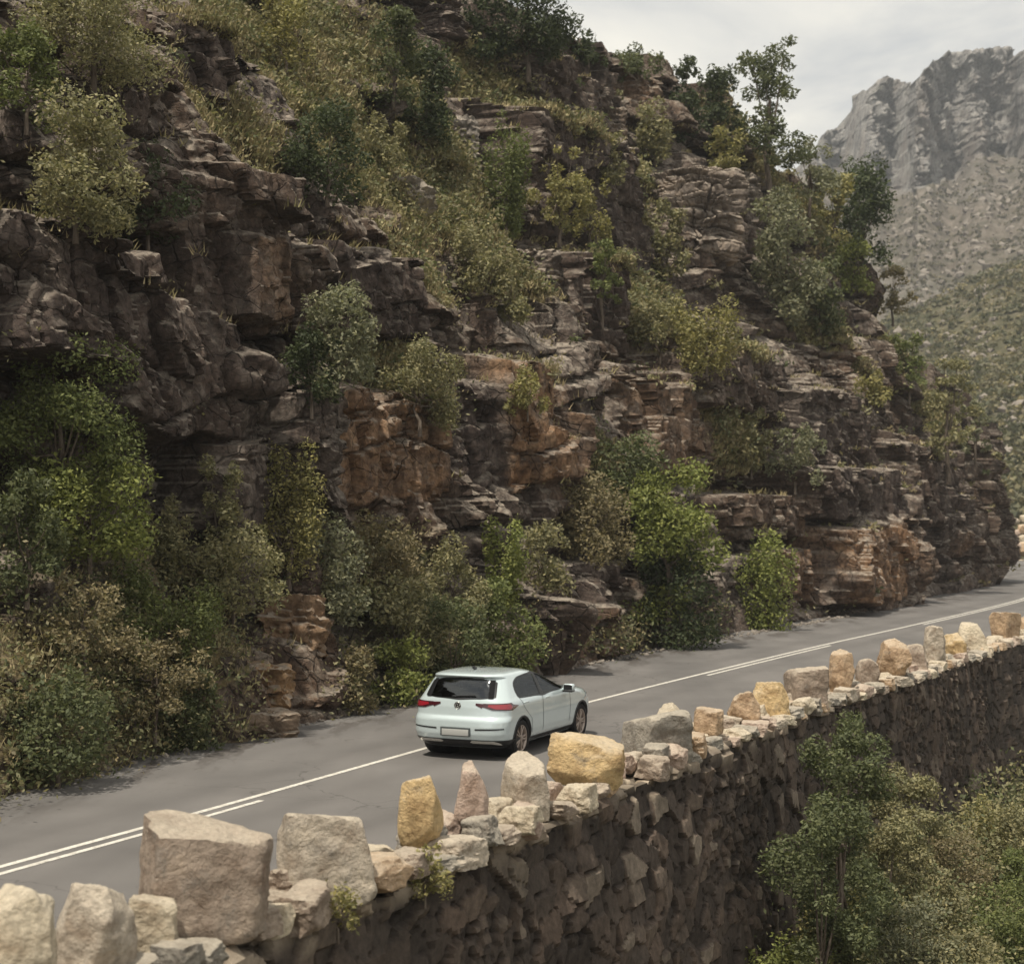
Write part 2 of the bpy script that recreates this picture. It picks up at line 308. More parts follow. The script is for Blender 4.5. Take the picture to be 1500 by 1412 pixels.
CTRL = [(0, 900, .9), (0, 650, 1.8), (100, 480, 1.7), (0, 300, 2.6), (200, 420, 2.0), (120, 200, 3.6), (0, 60, 4.8), (200, 90, 4.6), (240, 250, 3.6), (250, 20, 6.5), (300, 480, 2.1), (330, 330, 2.6), (420, 270, 3.4), (420, 345, 2.2), (390, 450, 2.0), (300, 620, 1.6), (160, 620, 1.9),
        (300, 150, 6.0), (330, 230, 5.0), (420, 180, 7.5), (400, 60, 9.0), (520, 60, 11.0), (480, 130, 9.5), (560, 200, 8.6), (640, 130, 11.2), (600, 20, 13), (700, 100, 12.5), (600, 290, 6.8), (520, 350, 5.4), (650, 350, 6.6), (700, 260, 8.6), (680, 200, 9.6),
        (560, 420, 3.9), (480, 480, 3.4), (620, 500, 3.7), (600, 620, 2.9), (520, 680, 2.2), (700, 620, 3.2), (740, 640, 3.0), (760, 700, 2.4), (640, 720, 2.3), (770, 380, 6.0), (830, 420, 5.2), (740, 480, 4.4), (810, 470, 4.2), (860, 500, 4.8), (790, 560, 2.9), (850, 620, 3.4),
        (800, 140, 12.6), (900, 160, 11.8), (880, 230, 10.5), (780, 230, 10.6), (940, 250, 10.2), (850, 330, 8.4), (930, 380, 7.6), (1030, 260, 8.2), (1030, 330, 6.6), (1030, 390, 6.2), (1090, 300, 7.0), (1000, 430, 6.4), (950, 480, 5.2), (1080, 440, 5.6), (1180, 400, 5.2), (1160, 310, 6.8),
        (1100, 540, 3.0), (1020, 600, 2.8), (950, 680, 2.2), (1180, 560, 2.6), (1240, 460, 4.0), (1280, 560, 2.0), (1180, 680, 1.4), (1100, 720, 1.3), (1260, 660, .8), (1340, 640, .6), (1350, 760, -.6), (1260, 780, -.3), (1430, 740, -.7), (1400, 650, .2), (1100, 800, 1.2), (980, 800, 1.3),
        (880, 780, 1.8), (850, 900, .8), (760, 820, 1.9), (600, 830, 1.7), (450, 800, 1.6), (300, 800, 1.5), (430, 900, .9), (420, 980, .4), (560, 930, .9), (150, 900, 1.0), (200, 1000, .6), (60, 1050, .3)]
ct = [(*pl(*p), p[2]) for p in CTRL]
for p in ((0, 1172), (150, 1140), (350, 1085), (500, 1052), (650, 1022), (800, 988), (950, 950), (1060, 928), (1150, 916), (1300, 893), (1380, 872), (1465, 850)):
    s_, oo = base_o(*p); ct += [(s_, -.2, oo), (s_, 1.6, oo+.35)]
ct += [(-34, 0, .0), (-34, 10, 3.), (-34, 25, 8)]
ct += [tuple(x) for x in sk]
ct = np.array(ct)
# thin-plate interpolation, slightly smoothed
def tps(P, v, lam=.6):
    n = len(P); d = np.linalg.norm(P[:, None]-P[None], axis=-1); K = np.where(d > 0, d*d*np.log(d+1e-9), 0)+np.eye(n)*lam
    A = np.zeros((n+3, n+3)); A[:n, :n] = K; A[:n, n] = 1; A[:n, n+1:] = P; A[n, :n] = 1; A[n+1:, :n] = P.T
    w = np.linalg.solve(A, np.r_[v, 0, 0, 0])
    def f(s, h):
        out = w[n]+w[n+1]*s+w[n+2]*h
        for i in range(n):
            r2 = (s-P[i, 0])**2+(h-P[i, 1])**2; out = out+w[i]*.5*r2*np.log(r2+1e-9)
        return out
    return f
fo = tps(ct[:, :2], ct[:, 2], .8)
def blob(pts, s, h):
    out = np.zeros(s.shape)
    for px, py, o, r, a in pts:
        s0, h0 = pl(px, py, o); out = np.maximum(out, a*np.exp(-(((s-s0)/(r*1.25))**2+((h-h0)/r)**2)))
    return out
SOIL = [(330, 170, 5.5, 2.2, 1), (290, 90, 6, 1.6, 1), (420, 100, 8.5, 3, 1), (450, 20, 10.5, 3, 1), (500, 200, 8.6, 2.6, 1), (570, 130, 11, 3.2, 1), (620, 210, 9.6, 3, 1), (560, 300, 6.8, 2, 1), (640, 310, 7, 2.4, 1), (680, 370, 6.4, 2, 1), (610, 380, 5, 1.5, 1), (700, 150, 12, 2.5, 1), (730, 120, 12.5, 2.5, .9), (700, 420, 5.5, 1.5, .9),
        (870, 420, 6.5, 2.5, 1), (950, 440, 6.2, 3, 1), (1000, 480, 5, 2.4, 1), (930, 260, 10, 2.2, .8), (940, 330, 8, 2, .9), (860, 360, 8, 2.2, .8), (590, 560, 3, 1.4, .9), (760, 570, 3.2, 1, .8), (1250, 560, 2.2, 1.6, .7), (1080, 660, 1.8, 2, .7), (1150, 460, 5, 2.6, .7), (1300, 520, 3, 2.4, .8), (1190, 330, 6.6, 3.5, .8), (1360, 600, 1.4, 2, .7), (1100, 220, 9, 3.5, .9), (1020, 560, 3, 2, .6), (450, 850, 1.6, 1.5, .8), (250, 880, 1.4, 1.8, .8), (100, 940, 1, 2, .8), (600, 880, 1.4, 2.4, .9), (200, 1000, .6, 2.2, 1), (40, 1040, .4, 2.2, 1), (900, 700, 2, 2, .7)]
TAN = [(560, 640, 2.6, 1.7, .75), (500, 600, 2.4, 1.2, .7), (640, 690, 2.2, 1.4, .55), (780, 600, 3, 1.2, .9), (790, 680, 2.6, 1.2, .9), (1290, 790, -.4, 1.6, 1), (1285, 850, -1, 1.2, 1), (1160, 780, .8, 1.4, .8), (1160, 850, .6, 1.3, .8), (400, 1000, .4, .9, 1), (450, 920, .7, 1., .6), (390, 1060, .2, .7, .8), (850, 940, .5, 1., .8), (1010, 640, 2.6, 1.8, .5), (400, 420, 2., 1.2, .55), (1400, 800, -.8, 1.6, .6), (920, 130, 12, 1.6, .6), (1330, 880, -1, 1, .6),
       (240, 1020, .5, .7, .6), (1240, 540, 2.4, 1.2, .7)]
sg = []; x = -33.0
while x < S_END: sg.append(x); x += .05+.0011*max(0, x+15)
sg = np.array(sg+[S_END]); ns = len(sg)
tg = np.linspace(0, 1, 440)
Hm = np.interp(sg, sk[:, 0], sk[:, 1]); Hm = np.where(sg > sk[-1, 0], sk[-1, 1]-(sg-sk[-1, 0])*.5, Hm)
Hm = Hm+.55*fbm(sg*.35, sg*0, 91, 4)*np.clip((S_END-sg)/4, 0, 1)+.35*(_h(np.floor(sg/1.7+.3*np.sin(sg)), np.zeros(ns), seed=5)-.5)
S, Tt = np.meshgrid(sg, tg, indexing='ij'); Hh = -.25+(Hm[:, None]+.25)*Tt
def cliff_o(S, Hh):
    O = fo(S, Hh)
    soil = np.clip(blob(SOIL, S, Hh), 0, 1); wob = fbm(S*.35+3, Hh*.35, 33, 4)
    soilm = np.clip((soil+wob*.35-.35)*2.4, 0, 1)
    ws = S+.8*fbm(S*.22, Hh*.22, 41, 3)+.16*fbm(S*1.3, Hh*1.3, 42, 3); wh = Hh+.85*fbm(S*.18+9, Hh*.3, 43, 3)+.10*fbm(S*1.6, Hh*1.6, 44, 3)
    r0, e0, q0 = blocks(ws, wh, 4.6, 6.0, 1); r1, e1, q1 = blocks(ws+.3, wh-.06*S, 2.1, 2.1, 11); r2, e2, q2 = blocks(ws, wh-.06*S, 1.15, 1.0, 21)
    r3, e3, q3 = blocks(ws, wh-.05*S, .5, .55, 31)
    d = 1.9*(r0-.5)-.55*np.exp(-(e0/.16)**2)+1.15*(r1-.5)-.42*np.exp(-(e1/.10)**2)
    frac = np.clip(n2(S*.13+4, Hh*.16, 61)*2.8-1.15, 0, 1)
    d += (.42*(r2-.5)-.16*np.exp(-(e2/.06)**2))*(.22+.8*frac)+(.16*(r3-.5)-.06*np.exp(-(e3/.03)**2))*frac
    d += .10*fbm(S*.9, Hh*1.1, 51, 5, .6)+.5*fbm(S*.25, Hh*.3, 52, 3)+.85*facet(ws/2.1, wh/2.0, 53)+.20*facet(ws/.62+.3*wh, wh/.6, 54)*(.4+frac)+.08*facet(ws/.26, wh/.22, 55)
    # bed overhangs: each bed leans outward towards its top, then steps back
    hb = (wh-.06*S)/2.1; d += .16*((hb-np.floor(hb))-.5)
    d *= np.clip((Hh+.6)/2.2, .3, 1)*np.clip((S_END-S)/5+.45, 0, 1)
    ds = .30*fbm(S*.8, Hh*.9, 71, 5, .6)+.4*d
    d = d*(1-soilm)+ds*soilm
    return O-d, soilm, (r1*.6+r2*.4)
O, soilm, tone = cliff_o(S, Hh)
O = O-.05*fbm(S*2.4, Hh*2.0, 128, 5, .7)
# large smooth faces, slabs and pillars of the cliff: px0, px1, py0, py1, protrusion, darkness, tan
FACES = [(775, 955, 215, 385, 1.5, .8, 0), (765, 905, 128, 188, 1.4, .5, .1), (655, 755, 560, 728, .3, 1, 0), (478, 655, 575, 742, .8, 0, .85), (755, 832, 530, 712, 1.1, 0, 1.),
 (150, 365, 440, 640, .8, .7, .0), (-60, 245, 350, 520, .9, .9, 0), (245, 445, 262, 335, 1.3, .3, .1), (362, 438, 345, 470, .5, 0, .5), (270, 355, 340, 470, .2, .6, 0), (262, 345, 40, 140, .8, .8, 0), (490, 640, 380, 480, .9, .9, 0), (150, 250, 100, 240, .8, .7, 0),
 (1255, 1335, 765, 892, .7, 0, 1.), (1085, 1190, 725, 795, 1.0, .2, .2), (1125, 1192, 800, 880, .5, 0, .7), (800, 905, 820, 895, .7, .8, 0), (815, 905, 897, 975, .4, .2, .6), (1190, 1275, 580, 690, .8, .7, 0), (1030, 1170, 530, 600, .9, .3, 0), (940, 1030, 560, 700, .5, 0, .45), (1200, 1330, 690, 765, 1.2, .8, 0), (920, 1010, 720, 800, .6, .5, .1), (1340, 1420, 660, 780, .6, .6, .1), (850, 925, 385, 500, .8, .8, 0)]
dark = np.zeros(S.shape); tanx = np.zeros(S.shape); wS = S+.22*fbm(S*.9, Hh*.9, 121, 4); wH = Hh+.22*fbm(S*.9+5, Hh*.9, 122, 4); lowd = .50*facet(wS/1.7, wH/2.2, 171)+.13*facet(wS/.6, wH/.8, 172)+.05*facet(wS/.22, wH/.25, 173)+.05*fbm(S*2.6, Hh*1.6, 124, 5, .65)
for i_, (a0, a1, b0, b1, pr_, dk_, tn_) in enumerate(FACES):
    pr_ *= .62; oc_ = float(fo(*[np.array([v]) for v in pl((a0+a1)/2, b0*.35+b1*.65, 4.)])[0])
    for _ in range(6): oc_ = .5*oc_+.5*float(fo(*[np.array([v]) for v in pl((a0+a1)/2, b0*.35+b1*.65, oc_)])[0])
    of = oc_-pr_; s0, h0 = pl(a0, b1, of); s1, h1 = pl(a1, b0, of); c0_, c1_ = np.searchsorted(sg, [s0-1.5*(s1-s0), s1+1.5*(s1-s0)]); sl_ = slice(max(0, c0_), c1_)
    SS_, HH_, OO_ = S, Hh, O; S, Hh, O = S[sl_], Hh[sl_], O[sl_]
    u = (S-(s0+s1)/2)/((s1-s0)/2)+.30*fbm(S*.45+i_, Hh*.45, 130+i_, 5, .65); v = (Hh-(h0+h1)/2)/((h1-h0)/2)+.30*fbm(S*.45+9, Hh*.45, 160+i_, 5, .65)
    m = np.clip((1-np.maximum(abs(u), abs(v)))*7, 0, 1); m = m*m*(3-2*m)
    rc, ec, _ = blocks(S+.6*fbm(S*.6, Hh*.6, 122, 4)+i_*3.3, Hh+.7*fbm(S*.5, Hh*.5, 123, 4), 1.7, 1.5, 140+i_); rd, ed, _ = blocks(S+.3*fbm(S*1.1, Hh*1.1, 125, 4), Hh+.3*fbm(S, Hh, 126, 4), .62, .55, 190+i_); gate = np.clip(n2(S*.6+i_, Hh*.6, 127)*3-1.1, 0, 1); face = of+.25*(Hh-(h0+h1)/2)*.35-.5*(rc-.5)+.22*np.exp(-(ec/.05)**2)-lowd[sl_]+gate*(-.20*(rd-.5)+.10*np.exp(-(ed/.035)**2))
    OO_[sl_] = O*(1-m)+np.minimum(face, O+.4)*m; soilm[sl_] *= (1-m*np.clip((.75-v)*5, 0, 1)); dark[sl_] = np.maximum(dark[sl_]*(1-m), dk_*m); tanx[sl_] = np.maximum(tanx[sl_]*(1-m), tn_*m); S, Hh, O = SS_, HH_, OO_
P = B0[None, None]+S[..., None]*DV+O[..., None]*NV
X3 = np.concatenate([P, Hh[..., None]], -1)
tanv = np.clip(np.maximum(blob(TAN, S, Hh)*.8, tanx), 0, 1)*(1-dark)
# the hill carries on behind the skyline and round the far end
rows = [X3]; SO = [soilm]; TA = [tanv]
back = np.linspace(.3, 30, 26)
bo = O[:, -1:]+back[None]+.3*fbm(S[:, :26]*.6, back[None]+0*S[:, :26], 81, 3); bh = Hm[:, None]-.10*back[None]-.6*(1-np.exp(-back[None]))+.5*fbm(S[:, :26]*.3, back[None]*.3+0*S[:, :26], 82, 4)*np.minimum(1, back/3)
PB = B0[None, None]+S[:, :26, None]*DV+bo[..., None]*NV; XB = np.concatenate([PB, bh[..., None]], -1)
X3 = np.concatenate([X3, XB], 1); soilm = np.concatenate([soilm, np.full(bh.shape, .8)], 1); tanv = np.concatenate([tanv, bh*0], 1)
ends, es, et = [], [], []
for i, b in enumerate(np.linspace(.25, 34, 44)):
    q = X3[-1].copy(); hz = q[:, 2]
    q[:, :2] += NV*b+DV*(1.2*(1-math.exp(-b/1.5))+.35*fbm(np.full(len(q), b)*.7, hz*.5, 83, 4)[:, None])+(.0)
    ends.append(q); es.append(soilm[-1]*0+.1); et.append(tanv[-1]*.5)
X3 = np.concatenate([X3, np.array(ends)], 0); soilm = np.concatenate([soilm, es], 0); tanv = np.concatenate([tanv, et], 0)
me = mesh_np('rock_cliff', X3.reshape(-1, 3), grid_q(X3.shape[0], X3.shape[1])[:, ::-1], True)
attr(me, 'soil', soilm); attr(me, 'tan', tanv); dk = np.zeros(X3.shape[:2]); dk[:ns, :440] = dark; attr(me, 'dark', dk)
cliff = tag(link('rock_cliff', me, ROCK), kind='structure')
try: me.set_sharp_from_angle(angle=R(38))
except Exception as ex: print('sharp', ex)
# coarse copy of the cliff grid for placing plants (not linked to the scene)
c0 = X3[::4, ::4]; BV = BVHTree.FromPolygons([tuple(v) for v in c0.reshape(-1, 3)], [tuple(int(i) for i in q) for q in grid_q(c0.shape[0], c0.shape[1])])
def hit(px, py):
    a, b = ray(px, py); d = Vector((a, 1, b)).normalized(); r = BV.ray_cast(Vector((0, 0, ZC)), d, 400); return r[0]
CL = dict(X=X3, soil=soilm, ns=ns)

# ------------------------------------------------------------------ retaining wall
WO = 5.45                                                       # wall's outer face, right of the centre line
NR = 0
def ztop(st): return np.interp(np.interp(st, acc, cl[:, 1]), [29, 43], [.36, .03])
def wall_build():
    st = [acc[np.searchsorted(cl[:, 1], 4.0)]] if False else [6.0]
    while st[-1] < acc[-1]-4: y = np.interp(st[-1], acc, cl[:, 1]); st.append(st[-1]+(.045 if 8 < y < 52 else .2))
    st = np.array(st)
    zz = np.r_[np.linspace(-11, -6, 30)[:-1], np.arange(-6, .34, .045)]
    prof = [(WO+.9*max(0, -z)*.10, z, 1., 0.) for z in zz]+[(WO-.05-.04*i, .36+.005*math.sin(i), 0., 1.) for i in range(18)]+[(WO-.78, .36-.08*i, -1., 0) for i in range(6)]
    prof = np.array(prof); n = len(prof); A = st[:, None]; arc = np.r_[0, np.cumsum(np.hypot(*np.diff(prof[:, :2], axis=0).T))][None]
    wa = A+.16*fbm(A*.7+arc*0, arc*.9+A*0, 201, 3)+.04*fbm(A*4+arc*0, arc*4+A*0, 215, 3); wz = arc+.14*fbm(A*.6+arc*0, arc*.9+A*0, 202, 3)+.03*fbm(A*4+arc*0, arc*4+A*0, 216, 3)
    f1, f2, cid = voro(wa/.46+.12*wz, wz/.33, 203, .9, True); e1 = f2-f1
    g1, g2, gid = voro(wa/.23-.1*wz, wz/.17, 207, .9, True); e2 = g2-g1
    bigm = (n2(A*.5+arc*0, arc*.6+A*0, 209) > .36)
    e = np.where(bigm, e1, e2*.7); c = np.where(bigm, cid, gid)
    tx = _h(np.floor(c*9973), np.floor(c*7919), seed=8)-.5; ty = _h(np.floor(c*9973), np.floor(c*7919), seed=9)-.5
    dep = (c-.5)*.11+np.where(bigm, facet(wa/.46+.12*wz, wz/.33, 203, 0, .07), facet(wa/.23-.1*wz, wz/.17, 207, 0, .05))+.10*np.clip(e/.07, 0, 1)**.7-.07+.022*fbm(A*4+arc*0, arc*4+A*0, 211, 5, .7)+.15*fbm(A*.25+arc*0, arc*.3+A*0, 212, 3)
    dep = np.where((prof[:, 3] > 0)[None], dep*.7, dep)
    off = prof[None, :, 0]+dep*prof[None, :, 2]; kz = (ztop(st)/.36)[:, None]; z = np.where(prof[None, :, 1] > 0, prof[None, :, 1]*kz, prof[None, :, 1]+A*0)+dep*prof[None, :, 3]+.12*fbm(A*.5, A*0, 213, 3)*(prof[None, :, 1] > -.2)*np.clip(prof[None, :, 1]+.3, 0, 1)
    p, d = resample(st); rt = np.c_[d[:, 1], -d[:, 0]]
    Vx = np.concatenate([p[:, None]+rt[:, None]*off[..., None], z[..., None]], -1)
    me = mesh_np('stone_retaining_wall', Vx.reshape(-1, 3), grid_q(*Vx.shape[:2]), True); me.set_sharp_from_angle(angle=R(28)); attr(me, 'tone', c); attr(me, 'gap', np.clip(e/.07, 0, 1))
    cap = np.clip((prof[None, :, 1]-.12)/.2+(c-.5)*1.2, 0, 1)*(prof[None, :, 3]*.3+.7)*np.clip(_h(np.floor(c*997), np.floor(c*991), seed=3)*2-.5, .0, 1)
    attr(me, 'cap', cap+A*0); return me
wall = link('stone_retaining_wall', wall_build(), MASON)
tag(wall, 'long dark rubble stone retaining wall holding up the road above the ravine', 'wall')
WC = WO-.38
wst = np.arange(6, acc[-1]-4, .05); wxy = offs(wst, np.full(len(wst), WC)); wpx = CX+F*wxy[:, 0]/np.maximum(wxy[:, 1], .1)
def on_wall(px):
    m = (wxy[:, 1] > 6) & (wxy[:, 1] < 100); i = np.argmin(np.where(m, abs(wpx-px), 1e9)); p, d = resample(wst[i:i+1]); return wxy[i], math.atan2(-d[0, 0], d[0, 1]), wst[i]
# ------------------------------------------------------------------ rocks
bm = bmesh.new(); bmesh.ops.create_icosphere(bm, subdivisions=5, radius=1); ICO = np.array([v.co[:] for v in bm.verts]); ICF = np.array([[v.index for v in f.verts] for f in bm.faces]); bm.free()
bm = bmesh.new(); bmesh.ops.create_icosphere(bm, subdivisions=7, radius=1); ICO7 = np.array([v.co[:] for v in bm.verts]); ICF7 = np.array([[v.index for v in f.verts] for f in bm.faces]); bm.free()
bm = bmesh.new(); bmesh.ops.create_icosphere(bm, subdivisions=3, radius=1); ICO3 = np.array([v.co[:] for v in bm.verts]); ICF3 = np.array([[v.index for v in f.verts] for f in bm.faces]); bm.free()
def rock(w, d, h, seed, boxy=.7, rough=.05, fine=True, taper=0., ledge=0., face=None, crag=None):
    boxy = boxy if boxy >= .8 else boxy*.45; r = np.random.RandomState(seed); D = (ICO7 if w*h > 9 else ICO) if fine else ICO3; N, K = [], []
    for ax in range(3):
        for sg_ in (-1, 1):
            v = np.zeros(3); v[ax] = sg_; v += r.normal(0, .10, 3); v /= np.linalg.norm(v); N.append(v); K.append(1+.08*r.normal())
    for i in range(22):
        v = r.normal(0, 1, 3); v /= np.linalg.norm(v); N.append(v); K.append((boxy*np.abs(v).sum()*.93+(1-boxy)*.93)*(1+.08*r.normal()))
    N, K = np.array(N), np.array(K); dt = np.maximum(D@N.T, 1e-3); q = K[None]/dt
    p = 48.; rad = (np.sum(q**-p, 1))**(-1/p)
    V = D*rad[:, None]; so = seed*3.7
    n_ = fbm3(V[:, 0]*1.5+so, V[:, 1]*1.5, V[:, 2]*1.5, seed, 6, .68)
    V = V*(1+rough*2.4*n_[:, None])
    if ledge: V[:, :2] *= (1+ledge*(fbm3(V[:, 0]*.8+so, V[:, 1]*.8, V[:, 2]*3, seed+5, 2)))[:, None]
    if taper: V[:, :2] *= (1-taper*(V[:, 2:3]*.5+.5))
    V = (V-V.min(0))/(V.max(0)-V.min(0))*2-1; V = V*np.array([w/2, d/2, h/2]); V[:, 2] -= V[:, 2].min()
    if crag is not None: V = crag(V, w, d, h, seed)
    if face is not None:
        e_ = V[:, 0]*math.cos(face[0])-V[:, 1]*math.sin(face[0]); V[:, :2] *= face[1]/(e_.max()-e_.min())
    me = mesh_np('rock', V, (ICF7 if w*h > 9 else ICF) if fine else ICF3, True)
    try: me.set_sharp_from_angle(angle=R(34))
    except Exception: pass
    return me
STCOL = dict(pale=(.52, .45, .37, 1), cream=(.60, .52, .40, 1), yellow=(.60, .44, .24, 1), grey=(.30, .275, .24, 1), tan=(.50, .36, .24, 1), brown=(.36, .29, .235, 1), pink=(.50, .385, .32, 1))
STONES = [  # x0, x1, ytop, ybase, colour, boxy, taper, label
 (-30, 88, 1290, 1440, 'cream', .5, .15, 'rounded cream stone at the left edge of the parapet'),
 (78, 198, 1284, 1450, 'pale', .6, .25, 'pale stone with a jutting tip beside the leftmost cream stone'),
 (184, 268, 1306, 1410, 'cream', .8, .1, 'narrow cream stone tucked against the left of the largest grey brown block'),
 (203, 406, 1190, 1378, 'brown', 1., .05, 'largest squared grey brown block with rusty stains and a light top'),
 (404, 553, 1178, 1322, 'pale', .95, .05, 'smooth squared pale block right of the largest brown block'),
 (583, 650, 1131, 1232, 'yellow', .45, .15, 'upright yellow stone with a rounded head standing alone'),
 (664, 716, 1114, 1212, 'pink', .5, .25, 'slim pinkish white upright stone below the car'),
 (734, 806, 1101, 1205, 'pale', .9, .05, 'tall squared pale stone below the rear wheel of the car'),
 (800, 918, 1068, 1172, 'yellow', .45, .0, 'big golden yellow boulder in front of the car sill'),
 (955, 1002, 1028, 1075, 'cream', .5, .1, 'small cream stone peeping over the grey fissured block'),
 (911, 1019, 1040, 1122, 'grey', 1., .0, 'wide grey block with vertical fissures right of the golden boulder'),
 (1014, 1060, 1034, 1080, 'tan', .4, .1, 'small tan stone just right of the grey fissured block'),
 (1065, 1113, 1011, 1064, 'tan', .4, .25, 'tan pointed stone leaning on a rounded yellowish stone'),
 (1100, 1157, 996, 1054, 'yellow', .35, .1, 'rounded yellowish stone left of a dark squared block'),
 (1150, 1212, 974, 1046, 'brown', 1., .05, 'dark squared block with a cream cap left of the tall tan stone'),
 (1211, 1251, 951, 1014, 'tan', .5, .25, 'tall tan rounded stone standing alone in mid parapet'),
 (1252, 1287, 963, 1012, 'brown', .5, .2, 'short dark knobbly stone right of the tall tan stone'),
 (1284, 1332, 934, 990, 'tan', .6, .3, 'slanting tan stone leaning left with a flat end'),
 (1322, 1358, 942, 990, 'brown', .7, .1, 'dark brown stone wedged left of a white upright stone'),
 (1349, 1383, 915, 980, 'pale', .8, .1, 'white upright stone with straight sides'),
 (1380, 1413, 926, 976, 'yellow', .6, .1, 'short yellow stone right of the white upright stone'),
 (1404, 1446, 911, 962, 'cream', .45, .3, 'cream pointed stone left of the brown flat topped block'),
 (1450, 1496, 895, 942, 'tan', 1., .0, 'brown flat topped block near the right edge of the picture'),
 (1490, 1530, 898, 946, 'tan', .6, .1, 'tan stone cut off by the right edge of the picture')]
SKIP = bool(0)
for i, (x0, x1, yt, yb, col, bx, tp, lab) in enumerate(STONES):
    xc = (x0+x1)/2; (X, Y), az, s_ = on_wall(xc); z0 = ZC-(yb-HY)/F*Y; z1 = ZC-(yt-HY)/F*Y
    z0b = min(max(z0, -.06), .42); w = (x1-x0)/F*Y; th = -az-math.atan2(X, Y)
    dpt = min(w*.95, .72) if bx > .8 else w*.9
    wl = max(.3*w, (w-dpt*math.sin(abs(th))*.5)) if bx > .8 else w
    rz_ = (az+R(90) if bx > .8 else 0)+R(random.Random(i).uniform(-9, 9)) + (R(-38) if bx > .8 else 0)
    me = rock(wl, dpt, z1-z0b, 100+i, bx, .03 if bx > .8 else .06, True, tp, .06, face=(rz_, w))
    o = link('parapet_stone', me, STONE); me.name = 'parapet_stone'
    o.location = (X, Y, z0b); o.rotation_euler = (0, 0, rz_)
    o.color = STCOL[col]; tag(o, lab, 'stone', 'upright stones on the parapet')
# low coping stones bedded along the top of the wall: parts of the wall
rr = random.Random(4); s_ = on_wall(-150)[2]; kk = 0
while s_ < on_wall(1560)[2]:
    L_ = rr.uniform(.32, .75)
    for lane in (0, 1):
        if rr.random() < .10: continue
        off = (WO-.12 if lane == 0 else WO-.55)+rr.uniform(-.06, .06); ss = s_+rr.uniform(-.1, .1)
        p = offs(ss, off)[0]; _, d = resample(np.array([ss])); a = math.atan2(-d[0, 0], d[0, 1])+R(90)+rr.uniform(-.25, .25)
        me = rock(L_*1.15, rr.uniform(.36, .55), rr.uniform(.2, .42)*(1 if p[1] < 27 else .85), 400+kk, rr.choice([.5, .9, 1.]), .07, True, .15, .08)
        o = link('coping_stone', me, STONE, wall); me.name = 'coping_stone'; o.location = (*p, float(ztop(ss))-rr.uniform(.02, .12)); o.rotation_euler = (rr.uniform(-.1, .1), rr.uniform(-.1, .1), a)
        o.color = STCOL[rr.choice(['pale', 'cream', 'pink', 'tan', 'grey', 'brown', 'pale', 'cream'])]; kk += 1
    s_ += L_*rr.uniform(.8, 1.15)
print('coping', kk)
# ------------------------------------------------------------------ the car
PAINTC = plain('car_paint', (.575, .66, .675), .22, .5, .25, 1.)
GLASSM = M('car_glass', .05, .5); 
_k = GLASSM; _g = _k.n('BsdfGlossy', {'Color': (.9, .95, 1, 1), 'Roughness': .03}); _t = _k.n('BsdfTransparent', {0: (.22, .23, .23, 1)}); _f = _k.n('Fresnel', {'IOR': 1.5})
_m = _k.n('MixShader', {0: .09, 1: _t.outputs[0], 2: _g.outputs[0]}); _k.t.links.new(_m.outputs[0], _k.out.inputs[0]); GLASS = GLASSM.m
MATT = plain('matt_black', (.010, .010, .011), .75, .1); BLACK = plain('black_plastic', (.012, .012, .013), .4, .4); RUB = plain('tyre_rubber', (.018, .017, .017), .8, .2); INTER = plain('cabin_cloth', (.035, .034, .034), .8, .2)
RIM = plain('alloy', (.36, .30, .26), .35, .5, .6); RED = plain('lamp_red', (.26, .012, .022), .15, .6, 0, 1); REDD = plain('lamp_dark_red', (.05, .006, .010), .2, .6, 0, 1)
CHROME = plain('chrome', (.62, .62, .6), .18, .5, .9); PLATE = plain('plate_face', (.40, .40, .38), .5, .3); LAMPW = plain('lamp_clear', (.55, .58, .6), .1, .6, .3, 1)
LV = np.array([  # z, rear x, front x, half width
 (.20, -.60, 3.20, .76), (.26, -.70, 3.32, .83), (.34, -.765, 3.40, .87), (.44, -.795, 3.44, .888), (.56, -.80, 3.46, .893), (.66, -.79, 3.45, .895), (.70, -.765, 3.43, .893), (.735, -.735, 3.41, .89), (.80, -.725, 3.35, .888), (.88, -.715, 3.20, .885),
 (.93, -.70, 2.98, .878), (.965, -.69, 2.68, .866), (.995, -.68, 2.42, .848), (1.03, -.662, 2.16, .826), (1.12, -.61, 1.95, .782), (1.20, -.56, 1.74, .744), (1.28, -.505, 1.51, .705), (1.345, -.455, 1.27, .672), (1.365, -.50, 1.18, .662), (1.39, -.52, 1.06, .645), (1.412, -.48, .94, .612), (1.432, -.38, .80, .56), (1.448, -.22, .66, .47), (1.458, -.04, .52, .36), (1.465, .1, .38, .2), (1.468, .18, .3, .06)])
def lv(z):
    g = lambda i: np.interp(z, LV[:, 0], LV[:, i]); xr, xf, w = g(1), g(2), g(3)
    ln = (xf-xr); rx = np.minimum(.34, ln*.3); ry = np.minimum(.42, w*.5); fx = np.minimum(.85, ln*.35); fy = np.minimum(.55, w*.62)
    return xr, xf, w, rx, ry, fx, fy
